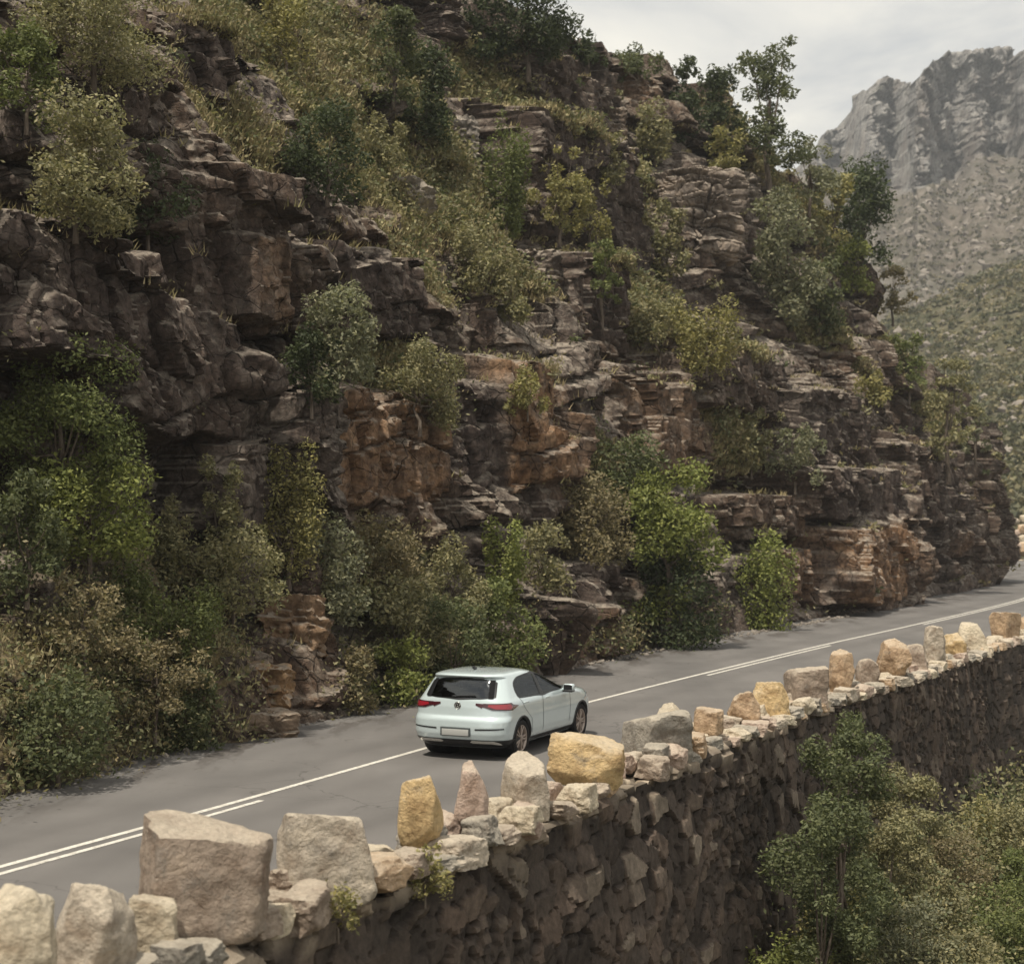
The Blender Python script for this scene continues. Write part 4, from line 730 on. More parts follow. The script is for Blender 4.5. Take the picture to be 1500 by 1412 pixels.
PL = [  # name, px, y top, y base, width px, style, colour, label
 ('tree', 95, -55, 150, 210, 'tree', 'olive', 'olive yellow leafy tree at the top left corner of the cliff'),
 ('shrub', 15, 40, 170, 110, 'round', 'green', 'bright green shrub at the left edge under the olive corner tree'),
 ('shrub', 75, 148, 330, 180, 'round', 'olive', 'large yellowish olive dome shaped shrub on the left rock face'),
 ('shrub', 190, 215, 345, 130, 'round', 'dark', 'dark green shrub shaded beside the large olive dome shrub'),
 ('tree', 45, 500, 790, 210, 'tree', 'green', 'big green tree at the left edge halfway up the picture'),
 ('shrub', 100, 665, 810, 170, 'round', 'bright', 'bright green shrub under the big left edge tree'),
 ('shrub', 20, 700, 860, 110, 'round', 'deep', 'deep green shrub at the left edge below the big tree'),
 ('shrub', 455, 155, 285, 115, 'round', 'dark', 'dark green ball shaped shrub alone on the yellow grass slope'),
 ('shrub', 470, 425, 570, 115, 'round', 'grey', 'grey green shrub filling a dark cleft left of centre'),
 ('shrub', 440, 480, 590, 80, 'round', 'dark', 'dark shrub hanging in the cleft below the grey green one'),
 ('shrub', 560, 20, 145, 75, 'round', 'deep', 'deep green shrub at the top, left of the dark overhanging rock'),
 ('shrub', 605, 70, 200, 85, 'round', 'dark', 'dark green shrub on the grass slope near the top, right of the deep green one'),
 ('tree', 745, -60, 110, 135, 'tree', 'dark', 'dense dark tree on the crest at the top of the picture'),
 ('shrub', 690, -30, 80, 80, 'round', 'dark', 'dark shrub beside the dense crest tree at the top'),
 ('shrub', 722, 190, 335, 90, 'upright', 'green', 'fresh green upright shrub in front of a brown block high on the cliff'),
 ('shrub', 800, 225, 350, 90, 'wispy', 'yellow', 'thin yellow green shrub right of the fresh green upright shrub'),
 ('shrub', 850, 258, 345, 65, 'spread', 'yellow', 'flat topped yellowish bush on a ledge below the brown block'),
 ('shrub', 870, 358, 470, 55, 'wispy', 'green', 'thin green shrub growing at the foot of the tall dark face'),
 ('shrub', 944, 148, 232, 72, 'round', 'olive', 'pale olive shrub below the skyline rocks'),
 ('shrub', 885, 195, 265, 45, 'round', 'olive', 'small olive shrub hanging over the brown block near the crest'),
 ('shrub', 850, 52, 90, 60, 'spread', 'dark', 'low dark scrub on the skyline just right of the dense crest tree'),
 ('shrub', 920, 62, 112, 70, 'spread', 'deep', 'low scrub along the skyline between the crest tree and the tall wispy tree'),
 ('tree', 990, 92, 200, 60, 'round', 'dark', 'first dark rounded tree on the skyline left of the tall wispy tree'),
 ('tree', 1040, 105, 215, 62, 'round', 'dark', 'second dark rounded tree on the skyline touching the tall wispy tree'),
 ('tree', 1102, 70, 290, 120, 'wispy', 'deep', 'tall wispy tree standing out against the sky'),
 ('shrub', 1052, 190, 260, 55, 'round', 'yellow', 'yellow green shrub at the foot of the tall wispy tree'),
 ('shrub', 1165, 205, 310, 95, 'wispy', 'grey', 'grey green feathery shrub right of the tall wispy tree'),
 ('tree', 1240, 238, 380, 105, 'round', 'dark', 'dark round headed tree on the right shoulder of the cliff'),
 ('shrub', 1208, 262, 350, 60, 'round', 'yellow', 'yellow green shrub in front of the dark round headed tree'),
 ('shrub', 1130, 288, 460, 105, 'round', 'grey', 'large grey green shrub right of the layered outcrop'),
 ('shrub', 1235, 345, 425, 62, 'spread', 'bright', 'light green bush under the dark round headed tree'),
 ('shrub', 1185, 385, 480, 70, 'round', 'deep', 'deep green shrub in the gap below the large grey green shrub'),
 ('shrub', 1295, 395, 470, 60, 'wispy', 'brown', 'brown twiggy shrub on the right outline of the cliff'),
 ('shrub', 1015, 440, 545, 90, 'upright', 'yellow', 'mustard yellow shrub on the ledge under the layered outcrop'),
 ('shrub', 950, 440, 520, 80, 'spread', 'olive', 'olive bush on the ledge left of the mustard yellow shrub'),
 ('shrub', 965, 300, 400, 55, 'round', 'olive', 'olive shrub hugging the left side of the layered outcrop'),
 ('shrub', 1145, 628, 712, 85, 'spread', 'grey', 'pale grey green bush halfway up the dark right face'),
 ('shrub', 1088, 605, 690, 55, 'round', 'olive', 'small olive bush left of the pale bush on the dark right face'),
 ('tree', 950, 690, 900, 130, 'round', 'bright', 'bright green bushy tree at the foot of the cliff right of centre'),
 ('shrub', 965, 800, 945, 120, 'round', 'dark', 'dark green shrub below the bright green bushy tree'),
 ('shrub', 1105, 785, 920, 85, 'upright', 'bright', 'bright green upright shrub by the road edge on the right'),
 ('shrub', 1050, 850, 945, 90, 'round', 'dark', 'dark shrub between the two bright green plants by the road'),
 ('shrub', 825, 702, 815, 140, 'spread', 'brown', 'wide brownish shrub on a shoulder above the car'),
 ('shrub', 905, 640, 740, 100, 'round', 'deep', 'deep green shrub above the bright green bushy tree'),
 ('shrub', 780, 770, 860, 80, 'round', 'olive', 'olive shrub on the shoulder below the wide brownish shrub'),
 ('shrub', 715, 765, 880, 80, 'upright', 'bright', 'yellow green upright shrub above the car'),
 ('shrub', 720, 855, 1000, 110, 'round', 'green', 'green leafy shrub directly behind the car roof'),
 ('shrub', 570, 940, 1045, 90, 'round', 'bright', 'yellow green shrub by the road just left of the car'),
 ('shrub', 640, 880, 1022, 120, 'round', 'deep', 'deep green shrub behind the left corner of the car'),
 ('shrub', 560, 850, 975, 130, 'round', 'olive', 'olive shrub in the lower thicket left of the green leafy shrub'),
 ('shrub', 640, 790, 900, 110, 'spread', 'olive', 'flat olive bush in the middle of the thicket'),
 ('shrub', 235, 735, 850, 75, 'upright', 'olive', 'small pale olive upright shrub between the left tree and the thicket'),
 ('shrub', 312, 680, 850, 60, 'upright', 'olive', 'tall narrow pale olive shrub sticking out of the thicket'),
 ('shrub', 400, 660, 840, 115, 'upright', 'yellow', 'tallest yellow green shrub of the thicket in front of the rock hollow'),
 ('shrub', 315, 775, 890, 140, 'round', 'olive', 'broad olive shrub in the left half of the thicket'),
 ('shrub', 450, 760, 900, 130, 'round', 'grey', 'grey green leafy shrub in the middle of the thicket'),
 ('shrub', 545, 760, 880, 110, 'round', 'brown', 'brown green shrub in the thicket below the tan rock panel'),
 ('shrub', 215, 830, 960, 150, 'spread', 'green', 'low spreading green shrub in the left part of the thicket'),
 ('shrub', 100, 850, 970, 140, 'wispy', 'brown', 'dry brown twiggy shrub in the lower left'),
 ('shrub', 200, 930, 1060, 150, 'wispy', 'brown', 'dry brown twiggy shrub by the road below the spreading green shrub'),
 ('shrub', 60, 990, 1130, 150, 'round', 'deep', 'deep green shrub by the road at the left edge'),
 ('shrub', 262, 985, 1100, 85, 'round', 'deep', 'dark green shrub by the road left of the orange boulders'),
 ('shrub', 515, 950, 1050, 70, 'round', 'brown', 'brownish shrub by the road right of the orange boulders'),
 ('shrub', 590, 505, 620, 120, 'spread', 'olive', 'olive bush on top of the tan rock panel'),
 ('shrub', 760, 540, 600, 60, 'spread', 'yellow', 'small yellowish bush on the pale fractured pillar'),
 ('shrub', 1370, 535, 700, 80, 'wispy', 'olive', 'feathery olive shrub on the sloping far end of the cliff'),
 ('shrub', 1318, 495, 585, 60, 'wispy', 'green', 'thin green topped shrub on the outline at the far end'),
 ('shrub', 1418, 590, 680, 45, 'wispy', 'grey', 'small grey green shrub on the farthest outline of the cliff'),
 ('shrub', 1270, 540, 590, 50, 'spread', 'yellow', 'small yellow green bush on a lit ledge of the far face'),
 ('shrub', 400, 0, 90, 90, 'spread', 'yellow', 'yellow bush on the grass slope at the top edge'),
 ('shrub', 545, 170, 245, 70, 'spread', 'olive', 'olive tussock bush in the middle of the grass slope'),
 ('shrub', 690, 330, 420, 90, 'spread', 'olive', 'olive bush on the slope below the fresh green upright shrub'),
 ('shrub', 735, 385, 470, 60, 'round', 'olive', 'pale olive bush beside the flat ledge block in the centre'),
]
for i, (nm, px, yt, yb, wpx_, sty, colr, lab) in enumerate(PL):
    p = hit(px, yb)
    if p is None: p = hit(px-15, yb+12)
    if p is None: print('MISS', lab); continue
    Yd = p.y; W_ = wpx_/F*Yd*1.08; H_ = (yb-yt)/F*Yd*1.05
    leaf = max(.075, .0024*Yd)*(1.15 if sty == 'round' else 1)
    q = p+Vector((OUTW[0], OUTW[1], 0))*(.22*W_)
    plant(nm, 'tree' if nm == 'tree' else 'shrub', lab, (q.x, q.y, p.z-.12*H_*0), W_, H_, sty, colr, 900+i, leaf, dens=.42 if sty == 'wispy' else .8)
    # a short stem back to the rock is part of the trunk: roots start inside the face
# grass and low scrub growing on the cliff's soil
rng = np.random.RandomState(3); Xc = CL['X']; sm0 = CL['soil']; nsx, nhx = CL['ns'], 440
nrm = np.cross(np.gradient(Xc[:nsx, :nhx], axis=0), np.gradient(Xc[:nsx, :nhx], axis=1)); ln_ = np.linalg.norm(nrm, axis=-1); upz = np.abs(nrm[..., 2])/(ln_+1e-9)
Dm = Xc[:nsx, :nhx, 1]; wgt = ((sm0[:nsx, :nhx]**1.5)*(.2+upz)+.03*np.clip(upz-.6, 0, 1))*ln_/np.maximum(Dm, 20)**.6; wgt[:, :4] = 0; wgt *= (Dm > 12)
pf = (wgt/wgt.sum()).ravel()
def scatter(n): ix = rng.choice(pf.size, n, p=pf); return Xc[:nsx, :nhx].reshape(-1, 3)[ix]
def grassmesh(C_, nb, hgt, spread, outw):
    n = len(C_); base = np.repeat(C_, nb, 0)+rng.normal(0, 1, (n*nb, 3))*np.array([spread, spread, .03]); D_ = np.repeat(C_[:, 1], nb)[:, None]
    dr = rng.normal(0, .42, (n*nb, 3)); dr[:, 2] = 1; dr[:, :2] += outw*.28; h = hgt*(.5+rng.rand(n*nb, 1)); tip = base+dr*h; sd = rng.normal(0, 1, (n*nb, 3)); sd[:, 2] = 0; sd /= np.linalg.norm(sd, axis=1)[:, None]; w = np.maximum(.012, .0006*D_)
    V = np.stack([base-sd*w, base+sd*w, tip], 1).reshape(-1, 3); return V, np.arange(len(V)).reshape(-1, 3)
k = M('dry_grass', .8, .1); k.color(k.mix(.9, k.ramp(k.noise(.25, 4, .6), [(.35, (.19, .175, .09)), (.5, (.28, .235, .135)), (.65, (.36, .30, .20))]), k.ramp(k.n('NewGeometry').outputs['Random Per Island'], [(0, (.55, .6, .5)), (1, (1.35, 1.3, 1.2))]), 'MULTIPLY')); DRYG = k.m
gp = scatter(26000); gpy = HY-F*(gp[:, 2]-ZC)/gp[:, 1]; gpx = CX+F*gp[:, 0]/gp[:, 1]; gp = gp[((gp[:, 2] > 4.5) & ((gpy < 540) | (gpx > 700))) | (rng.rand(len(gp)) < .12)]
v, q = grassmesh(gp, 12, .17, .13, OUTW)
tag(link('dry_grass', mesh_np('dry_grass', v, q), DRYG), 'tufts of dry yellow grass on the slopes of the cliff', 'grass', kind='stuff')
def scrub(name, C_, r, m, leaf, colr, label, cat='scrub'):
    n = len(C_); c = np.repeat(C_, m, 0)+rng.normal(0, 1, (n*m, 3))*np.array([r, r, r*.6])*np.repeat(.5+rng.rand(n, 1), m, 0)+np.array([OUTW[0]*.1, OUTW[1]*.1, r*.5]); nn = np.tile([0, 0, .6], (len(c), 1))
    lf = leaf*np.maximum(1, c[:, 1:2]/30); v, q = quads(c, nn, lf, .5, rng); o = link(name, mesh_np(name, v, q), LEAF); o.color = (*PC[colr], 1); return tag(o, label, cat, kind='stuff')
C_ = scatter(6600); scrub('scrub', C_[:3800], .22, 26, .085, 'olive', 'low olive scrub scattered over the cliff', 'scrub'); scrub('scrub', C_[3800:5000], .24, 26, .085, 'deep', 'low dark green scrub scattered over the cliff'); scrub('scrub', C_[5000:], .22, 22, .085, 'brown', 'dry brown scrub scattered over the cliff')
# thick undergrowth along the foot of the cliff, left half
ix = []
for _ in range(16000):
    i = rng.randint(0, nsx); j = rng.randint(4, nhx)
    p = Xc[i, j]; pxx = CX+F*p[0]/max(p[1], 1); pyy = HY-F*(p[2]-ZC)/max(p[1], 1)
    lim = np.interp(pxx, [-400, 0, 250, 430, 640, 760, 800, 1000, 1160, 1300], [790, 800, 860, 850, 890, 880, 940, 880, 910, 910])
    if 335 < pxx < 485 and 860 < pyy: continue
    if pyy > lim and pxx < 1240 and p[1] > 8 and rng.rand() < (.8 if n2(np.array([pxx/110.]), np.array([pyy/70.]), 5)[0] > .42 else .10): ix.append(p)
ix = np.array(ix); print('under', len(ix)); nu = len(ix)//3
for a, cc, t_ in ((0, 'olive', 'olive undergrowth along the foot of the cliff'), (1, 'deep', 'dark green undergrowth along the foot of the cliff'), (2, 'brown', 'brown dry undergrowth along the foot of the cliff')): scrub('undergrowth', ix[a*nu:(a+1)*nu], .34, 40, .085, cc, t_, 'undergrowth')
# ---------------- ravine below the wall
def zg(s_): return np.interp(s_, [0, st0+0, st0+5, st0+30, 999], [-9.5, -9.5, -3.6, -4.6, -6])
st0 = on_wall(880)[2]
wst2 = np.arange(6, acc[-1]-4, .5); ws = np.r_[np.linspace(-.9, 12, 30), np.linspace(13, 90, 40)]
S2, W2 = np.meshgrid(wst2, ws, indexing='ij'); Z2 = zg(S2)-.30*np.clip(W2, 0, 99)-.003*W2**2+.5*fbm(S2*.3, W2*.3, 301, 4)
p, d = resample(wst2); rt = np.c_[d[:, 1], -d[:, 0]]; X2 = np.concatenate([p[:, None]+rt[:, None]*(WO+.3+W2[..., None]), Z2[..., None]], -1)
tag(link('ravine_slope', mesh_np('ravine_slope', X2.reshape(-1, 3), grid_q(*X2.shape[:2]), True), GROUND), kind='structure')
BV2 = BVHTree.FromPolygons([tuple(v) for v in X2.reshape(-1, 3)], [tuple(int(i) for i in q) for q in grid_q(*X2.shape[:2])])
def rav(px, py): a, b = ray(px, py); return BV2.ray_cast(Vector((0, 0, ZC)), Vector((a, 1, b)).normalized(), 300)[0]
RV = [(1228, 1052, 1300, 135, 'tree', 'deep', 'deep green tree reaching up to the parapet against the wall'),
 (1200, 1168, 1370, 140, 'round', 'deep', 'large dull green shrub lower left of the tree that touches the parapet'),
 (1325, 1132, 1310, 115, 'tree', 'olive', 'olive leafy tree in front of the wall right of the deep green tree'),
 (1290, 1195, 1345, 120, 'round', 'olive', 'olive shrub below the olive tree in front of the wall'),
 (1448, 1168, 1280, 70, 'upright', 'yellow', 'small mustard yellow shrub near the wall foot at the right'),
 (1395, 1212, 1340, 150, 'round', 'brown', 'rusty brown olive shrub in the middle of the ravine thicket'),
 (1490, 1185, 1310, 100, 'round', 'olive', 'olive shrub at the right edge of the ravine thicket'),
 (1215, 1315, 1450, 120, 'upright', 'yellow', 'yellow green shrub at the bottom below the large dull green shrub'),
 (1325, 1318, 1440, 150, 'round', 'grey', 'grey shrub at the bottom centre of the ravine thicket'),
 (1455, 1285, 1420, 170, 'round', 'green', 'large green shrub in the bottom right corner'),
 (1150, 1375, 1460, 130, 'spread', 'bright', 'bright green shrub peeping in at the bottom edge'),
 (1262, 1255, 1390, 100, 'round', 'deep', 'deep green shrub in the shade between olive and yellow green ones'),
 (1375, 1268, 1400, 120, 'round', 'olive', 'olive shrub left of the large green corner shrub'),
 (1505, 1245, 1370, 110, 'wispy', 'green', 'thin green shrub cut by the right edge above the corner shrub'),
 (1405, 1362, 1470, 140, 'round', 'olive', 'olive shrub at the bottom edge left of the corner shrub')]
for i, (px, yt, yb_, wpx_, sty, colr, lab) in enumerate(RV):
    g = rav(px, yb_)
    if g is None or i in (0, 1, 2, 3):
        l2 = offs(wst, np.full(len(wst), WO+1.5)); m2 = (l2[:, 1] > 8) & (l2[:, 1] < 80); j2 = np.argmin(np.where(m2, abs(CX+F*l2[:, 0]/np.maximum(l2[:, 1], 1)-px), 1e9)); g = Vector((l2[j2, 0], l2[j2, 1], float(zg(wst[j2]))-.45))
    D_ = g.y; zt = ZC-(yt-HY)/F*D_; H_ = zt-g.z; W_ = wpx_/F*D_*1.1
    plant('tree' if 'tree' in lab.split(' in front')[0].split(' of the tree')[0] and sty in ('tree', 'wispy') and i in (0, 2) else 'shrub', 'tree' if i in (0, 2) else 'shrub', lab, g, W_, H_, sty, colr, 1300+i, .075, dens=.9)
cR = []
for _ in range(9000):
    i, j = rng.randint(0, X2.shape[0]), rng.randint(0, 34); q = X2[i, j]
    pxx = CX+F*q[0]/max(q[1], 1)
    if 12 < q[1] < 60 and (pxx > 1150 or rng.rand() < .2): cR.append(q+np.array([0, 0, rng.rand()*.9]))
cR = np.array(cR); h_ = len(cR)//2; scrub('undergrowth', cR[:h_], .5, 60, .09, 'olive', 'olive undergrowth covering the ravine slope below the wall', 'undergrowth'); scrub('undergrowth', cR[h_:], .5, 40, .09, 'deep', 'dark undergrowth covering the ravine slope below the wall', 'undergrowth')
# tufts on the wall
for i, (px, py, sz, lab) in enumerate(((440, 1345, .42, 'small yellow green tuft growing from the wall below the smooth pale block'), (572, 1292, .50, 'bright yellow tuft growing from the wall left of the yellow upright stone'))):
    (X_, Y_), az, s__ = on_wall(px); q = offs(s__, WO+.05)[0]; plant('wall_plant', 'plant', lab, (q[0], q[1], ZC-(py+14-HY)/F*q[1]), sz*1.1, sz, 'spread', 'yellow', 1500+i, .05, dens=.5, trunk_r=.012)
# ---------------- big blocks that stand out of the cliff
k = M('boulder_rock', .92, .15); oc = k.n('ObjectInfo').outputs['Color']
base = k.mix(1., oc, k.ramp(k.noise(1.0, 6, .62, dist=.6), [(.3, (.45, .43, .41)), (.48, (.95, .95, .95)), (.68, (1.7, 1.65, 1.55))]), 'MULTIPLY')
base = k.mix(k.ramp(k.noise(1.4, 5, .6, k.co((1, 1, .2))), [(.52, 0), (.7, .6)]), base, (.035, .028, .024))
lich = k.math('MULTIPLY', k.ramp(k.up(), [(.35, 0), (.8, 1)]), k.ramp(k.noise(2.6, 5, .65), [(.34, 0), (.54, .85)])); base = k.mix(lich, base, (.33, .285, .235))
base = k.mix(.6, base, k.ramp(k.noise(7, 6, .65), [(.3, (.5, .5, .5)), (.7, (1.35, 1.33, 1.3))]), 'MULTIPLY')
k.color(base).bump(k.math('ADD', k.math('MULTIPLY', k.noise(7, 6, .65), .5), k.noise(2.2, 8, .7)), .8, .16); BROCK = k.m
def crag(V, w, d, h, seed):
    u = V[:, 0]*1.0+V[:, 1]*.8+seed*5.; z = V[:, 2]; nn_ = V-np.array([0, 0, h/2]); nn_[:, 2] *= .4; nn_ /= np.linalg.norm(nn_, axis=1)[:, None]; wu = u+.25*fbm(u*.8, z*.8, 5, 3); wz = z+.3*fbm(u*.6, z*.6, 6, 3); T_ = max(.25, h/4.5)
    T_ = T_*.75; r1, e1, _ = blocks(wu, wz, T_, T_*2.6, seed); r2, e2, _ = blocks(wu, wz, T_*.36, T_*.9, seed+1); k_ = .05*min(w, h, 4)
    dd = 2.6*k_*(r1-.5)-1.4*k_*np.exp(-(e1/(.05+.03*T_))**2)+1.0*k_*(r2-.5)-.5*k_*np.exp(-(e2/.04)**2)+1.0*k_*facet(wu/(T_*1.2), wz/T_, seed+9)+.6*k_*fbm3(V[:, 0]*1.2, V[:, 1]*1.2, V[:, 2]*1.2, seed, 5, .65)
    return V+nn_*dd[:, None]
BK = [  # px0, px1, py0, py1, protrusion, thickness, colour, boxy, ledge, label
 (860, 925, 155, 225, 1.3, 2.6, (.15, .115, .09), .9, .1, 'pale edged block hanging high on the cliff under the skyline'),
 (945, 1100, 240, 398, 1.6, 4.6, (.20, .165, .14), 1., .20, 'big layered pale topped outcrop below the tall wispy tree'),
 (1058, 1122, 250, 305, .9, 2.4, (.22, .19, .165), .5, .1, 'rounded grey boulder at the right end of the layered outcrop'),
 (538, 640, 262, 330, .7, 1.8, (.36, .32, .27), .6, .12, 'whitish weathered boulder on the yellow grass slope'),
 (636, 705, 168, 240, .7, 1.8, (.25, .225, .20), .9, .14, 'grey cracked block sitting in the upper grass slope'),
 (722, 828, 364, 440, .9, 1.9, (.13, .105, .088), 1., .05, 'flat topped block in the centre with a pale upper ledge'),
 (520, 685, -40, 70, 1.2, 3.0, (.085, .066, .060), .9, .08, 'dark overhanging rock at the top edge of the picture'),
 (346, 434, 968, 1042, 1.2, 1.2, (.42, .27, .15), .9, .06, 'orange tan boulder by the road left of the car'),
 (340, 446, 1036, 1090, 1.2, 1.2, (.30, .225, .165), .9, .06, 'low brown boulder beneath the orange tan one by the road'),
 (358, 492, 866, 974, 1.2, 1.4, (.27, .18, .115), .9, .06, 'brown boulder above the orange tan one by the road'),
]
for i, (a0, a1, b0, b1, pr_, th_, colr, bx, lg, lab) in enumerate(BK):
    p = hit((a0+a1)/2, (b0*.45+b1*.55))
    if p is None: print('MISS', lab); continue
    Dh = p.y; Wb, Hb = (a1-a0)/F*Dh, (b1-b0)/F*Dh; dp = min(Wb*.85, th_*1.3); Dc = Dh+dp*.5-pr_*.5; xc_ = ((a0+a1)/2-CX)/F*Dc; zb = ZC-(b1-HY)/F*Dc
    rz_ = R(25 if bx > .8 else random.Random(i).uniform(0, 90))-AZ*1.0+R(8)
    o = link('boulder', rock(Wb, dp, Hb, 2000+i, bx, .05, True, .0, lg, face=(rz_, Wb), crag=crag), BROCK); o.location = (xc_, Dc, zb); o.rotation_euler = (R(-3), 0, rz_)
    o.color = (*colr, 1); tag(o, lab, 'boulder', 'rock blocks standing out of the cliff')

# ------------------------------------------------------------------ far side of the valley
def sheet(name, mat, pxs, rows, soil=None, kind='structure', rug=None):
    """rows: list of (distance, function px -> photo row); a real terrain sheet seen across the valley"""
    PX = np.array(pxs); V = []; so_ = []
    for (D_, py, *sv) in rows: V.append((D_, py)); so_.append(sv[0] if sv else 1)
    n = 36; Ds, Ys, Ss = [], [], []
    for i in range(len(rows)-1):
        m = rows[i+1][3] if len(rows[i+1]) > 3 else n
        for t in np.arange(m)/m:
            Ds.append(rows[i][0](PX)*(1-t)+rows[i+1][0](PX)*t); Ys.append(rows[i][1](PX)*(1-t)+rows[i+1][1](PX)*t); Ss.append(so_[i]*(1-t)+so_[i+1]*t)
    Ds.append(rows[-1][0](PX)); Ys.append(rows[-1][1](PX)); Ss.append(so_[-1])
    D_ = np.array(Ds).T; Yp = np.array(Ys).T; X_ = (PX[:, None]-CX)/F*D_; Z_ = ZC+(HY-Yp)/F*D_
    return X_, D_, Z_, np.tile(np.array(Ss)[None], (len(PX), 1))
cst = lambda v: (lambda p: np.full(len(p), float(v)))
# nearer hillside
crest = lambda p: np.interp(p, [600, 1150, 1250, 1310, 1400, 1450, 1500, 1700, 2300], [520, 520, 490, 462, 438, 408, 390, 330, 260])
pxs = np.linspace(900, 2300, 700)
X_, Y_, Z_, _ = sheet('', None, pxs, [(cst(150), cst(1100)), (cst(163), cst(826), 1, 8), (cst(172), cst(796), 1, 14), (cst(225), lambda p: .5*crest(p)+.5*770, 1, 90), (cst(330), crest, 1, 110), (cst(390), lambda p: crest(p)+70, 1, 20)])
nn = fbm(X_*.03, Y_*.03, 501, 4); det = fbm(X_*.18, Y_*.18, 502, 5, .6); Z_ = Z_+(3.5*nn+1.5*det)*np.clip((Y_-172)/30, 0, 1); Y_ = Y_+1.5*det
hill = mesh_np('hillside', np.stack([X_, Y_, Z_], -1).reshape(-1, 3), grid_q(*X_.shape)[:, ::-1], True); tag(link('hillside', hill, HILLM), kind='structure')
HV = np.stack([X_, Y_, Z_], -1); rng = np.random.RandomState(8)
C_ = HV[rng.randint(0, 480, 9000), rng.randint(24, 225, 9000)]; C_ = C_[C_[:, 1] > 176]
def farscrub(C_, r, m, leaf, colr, label, name='distant_scrub'):
    n = len(C_); rs = r*(.5+rng.rand(n, 1)**2*1.6); d = rng.normal(0, 1, (n*m, 3)); d /= np.linalg.norm(d, axis=1)[:, None]; d[:, 2] = abs(d[:, 2])*.8
    c = np.repeat(C_, m, 0)+d*np.repeat(rs, m, 0)*(.6+.5*rng.rand(n*m, 1)); v, q = quads(c, d, leaf, .8, rng); o = link(name, mesh_np(name, v, q), LEAF); o.color = (*colr, 1); tag(o, label, 'scrub', kind='stuff')
a = len(C_)//3
farscrub(C_[:a], 1.0, 22, .75, (.125, .125, .088), 'dark green scrub dotting the hillside across the valley'); farscrub(C_[a:2*a], .9, 22, .7, (.175, .16, .115), 'olive scrub dotting the hillside across the valley'); farscrub(C_[2*a:], .7, 20, .6, (.23, .20, .13), 'pale dry scrub dotting the hillside across the valley')
# mountain
skl = lambda p: np.interp(p, [600, 1100, 1150, 1196, 1206, 1232, 1250, 1254, 1272, 1290, 1318, 1348, 1352, 1366, 1374, 1398, 1420, 1440, 1485, 1492, 1530, 1700, 1900, 2300], [330, 300, 262, 222, 196, 178, 158, 133, 131, 116, 111, 114, 102, 98, 78, 72, 70, 64, 70, 74, 66, 40, 90, 200])
cbs = lambda p: np.interp(p, [600, 1190, 1250, 1290, 1310, 1350, 1400, 1430, 1470, 1500, 1700, 2300], [350, 262, 258, 262, 282, 280, 262, 236, 226, 240, 220, 300])
toe = lambda p: crest(p)+25
dbase = lambda p: 600+25*np.sin(p/37.)+14*np.sin(p/13.+1)+np.interp(p, [1150, 1340, 1346, 1600], [75, 60, 10, 0])
pxs = np.linspace(700, 2300, 1100)
X_, Y_, Z_, S_ = sheet('', None, pxs, [(cst(400), lambda p: toe(p)+120, 1), (cst(430), toe, 1, 12), (lambda p: dbase(p)-16, cbs, 1, 170), (dbase, lambda p: cbs(p)-8, .2, 6), (lambda p: dbase(p)+26, lambda p: skl(p)+6, 0, 190), (lambda p: dbase(p)+30, skl, .2, 4), (lambda p: dbase(p)+120, lambda p: skl(p)+40, .6, 14)])
cm = np.clip(1-S_, 0, 1)
rib = fbm(X_*.08, Z_*.035, 601, 5, .6)*8+7*facet(X_/9+.5*fbm(X_*.1, Z_*.1, 620, 3), Z_/16, 621)+4*facet(X_/4, Z_/6, 622)+1.8*facet(X_/1.7, Z_/2.4, 623)-3*np.abs(fbm(X_*.05+3, Z_*.02, 603, 3))**.7
r1, e1, _ = blocks(X_+4*fbm(X_*.05, Z_*.05, 606, 3), Z_, 16., 11., 607); r2, e2, _ = blocks(X_+2*fbm(X_*.1, Z_*.1, 608, 3), Z_, 6., 4.2, 609)
rib += 4.5*(r1-.5)-2.2*np.exp(-(e1/.7)**2)+2.2*(r2-.5)-1.0*np.exp(-(e2/.4)**2)
slp = fbm(X_*.02, Y_*.02, 604, 4)*9+fbm(X_*.12, Y_*.12, 605, 5, .65)*3.2
Y_ = Y_-rib*cm*1.15; Z_ = Z_+slp*np.clip(S_, 0, 1)*np.clip((Y_-400)/60, 0, 1)*.8+.8*cm*fbm(X_*.3, Z_*.2, 610, 3)
Ssoil = np.clip(S_+.8*fbm(X_*.05, Z_*.06, 611, 4)*((S_ > .5))-.1-.15*cm, 0, 1)
me = mesh_np('mountain', np.stack([X_, Y_, Z_], -1).reshape(-1, 3), grid_q(*X_.shape)[:, ::-1], True); attr(me, 'soil', Ssoil); tag(link('mountain', me, MTN), kind='structure')
MV = np.stack([X_, Y_, Z_], -1)
i_, j_ = rng.randint(270, 720, 7000), rng.randint(12, 182, 7000); C_ = MV[i_, j_]
farscrub(C_[:1400], 1.2, 16, 1.0, (.125, .112, .085), 'dull scrub dotting the slope under the mountain cliff'); 
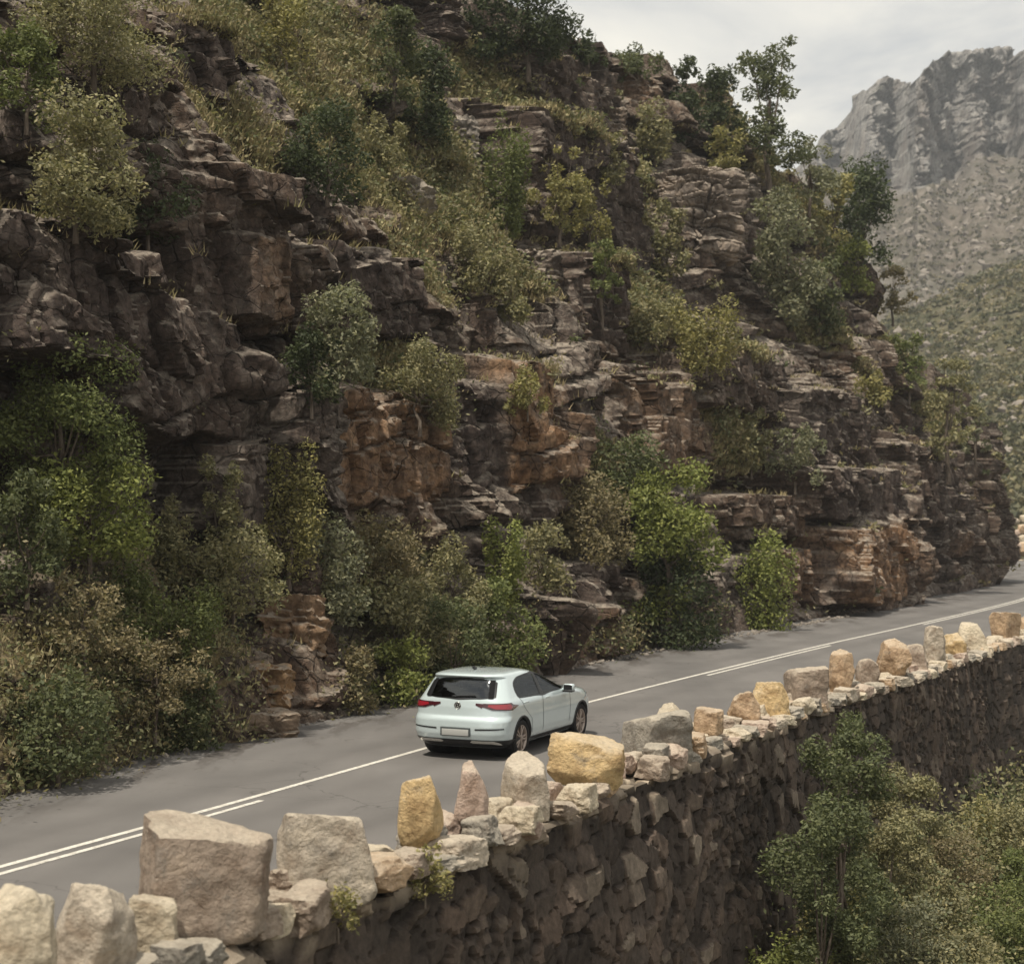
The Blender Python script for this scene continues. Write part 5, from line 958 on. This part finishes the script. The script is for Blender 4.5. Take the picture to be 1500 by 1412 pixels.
# loose rocks on the slopes: one scatter of angular boulders
def boulders(name, C_, r0, r1, label, mat):
    V, Q, n = [], [], 0; bm = bmesh.new(); bmesh.ops.create_icosphere(bm, subdivisions=1, radius=1); iv = np.array([v.co[:] for v in bm.verts]); iq = np.array([[v.index for v in f.verts] for f in bm.faces]); bm.free()
    for c in C_:
        r = r0+(r1-r0)*rng.rand()**3; v = iv*(1+.25*rng.normal(0, 1, (len(iv), 1)))*r*np.array([1, 1, .75])+c; V.append(v); Q.append(iq+n); n += len(v)
    tag(link(name, mesh_np(name, np.concatenate(V), np.concatenate(Q)), mat), label, 'rocks', kind='stuff')
k = M('scree', .95, .1); k.color(k.ramp(k.noise(.8, 4, .6), [(.3, (.15, .13, .11)), (.7, (.29, .255, .22))])); SCREE = k.m
cc = C_[5000:]; boulders('scree', cc, .4, 1.9, 'pale fallen rocks strewn over the slope under the mountain cliff', SCREE)
ii, jj = rng.randint(0, 480, 3800), rng.randint(40, 225, 3800); cc = HV[ii, jj]; cc = cc[(fbm(cc[:, 0]*.04, cc[:, 1]*.04, 700, 3) > .06)]; boulders('scree', cc, .25, 1.3, 'pale rocks strewn over the hillside across the valley', SCREE)
# sunlit rubble beyond the bend
k = 0
for row, (yb, D_, n) in enumerate(((816, 163, 6), (800, 166, 6), (786, 170, 6), (772, 174, 5))):
    for i in range(n):
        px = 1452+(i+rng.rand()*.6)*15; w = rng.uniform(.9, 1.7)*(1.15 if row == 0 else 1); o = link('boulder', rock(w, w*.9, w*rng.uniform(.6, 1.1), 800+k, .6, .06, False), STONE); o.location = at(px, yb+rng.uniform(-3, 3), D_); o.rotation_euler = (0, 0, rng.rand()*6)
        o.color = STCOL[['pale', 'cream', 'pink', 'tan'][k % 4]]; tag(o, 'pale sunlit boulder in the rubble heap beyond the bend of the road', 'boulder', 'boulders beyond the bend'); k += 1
# rubble slope under them and the valley floor
gx = np.linspace(-1500, 1500, 120); gy = np.linspace(-1500, 1500, 120); GX, GY = np.meshgrid(gx, gy, indexing='ij'); GZ = -60+6*fbm(GX*.004, GY*.004, 901, 3)
tag(link('ground', mesh_np('ground', np.stack([GX, GY, GZ], -1).reshape(-1, 3), grid_q(120, 120), True), HILLM), kind='structure')
# air
bmh = bmesh.new(); bmesh.ops.create_cube(bmh, size=1); meh = bpy.data.meshes.new('haze'); bmh.to_mesh(meh); bmh.free()
hz = link('haze', meh); hz.scale = (3040, 3040, 360); hz.location = (0, 0, 180-68); tag(hz, kind='stuff'); 
mh = bpy.data.materials.new('haze'); mh.use_nodes = True; mh.node_tree.nodes.clear(); ov = mh.node_tree.nodes.new('ShaderNodeOutputMaterial'); pv = mh.node_tree.nodes.new('ShaderNodeVolumePrincipled'); pv.inputs['Color'].default_value = (.86, .90, .95, 1); pv.inputs['Density'].default_value = .00034; pv.inputs['Anisotropy'].default_value = .2
mh.node_tree.links.new(pv.outputs[0], ov.inputs['Volume']); meh.materials.append(mh)
# loose gravel and fallen chips at the foot of the cliff and under the parapet
gp = []
for _ in range(2600):
    s__ = rng.uniform(8, 90); o = (-3.55-abs(rng.normal(0, .35))) if rng.rand() < .75 else 4.55-abs(rng.normal(0, .16)); q = offs(s__, o)[0]
    if q[1] > 10: gp.append((q[0], q[1], .015))
boulders('gravel', np.array(gp), .012, .085, 'small fallen chips along both edges of the road', SCREE)
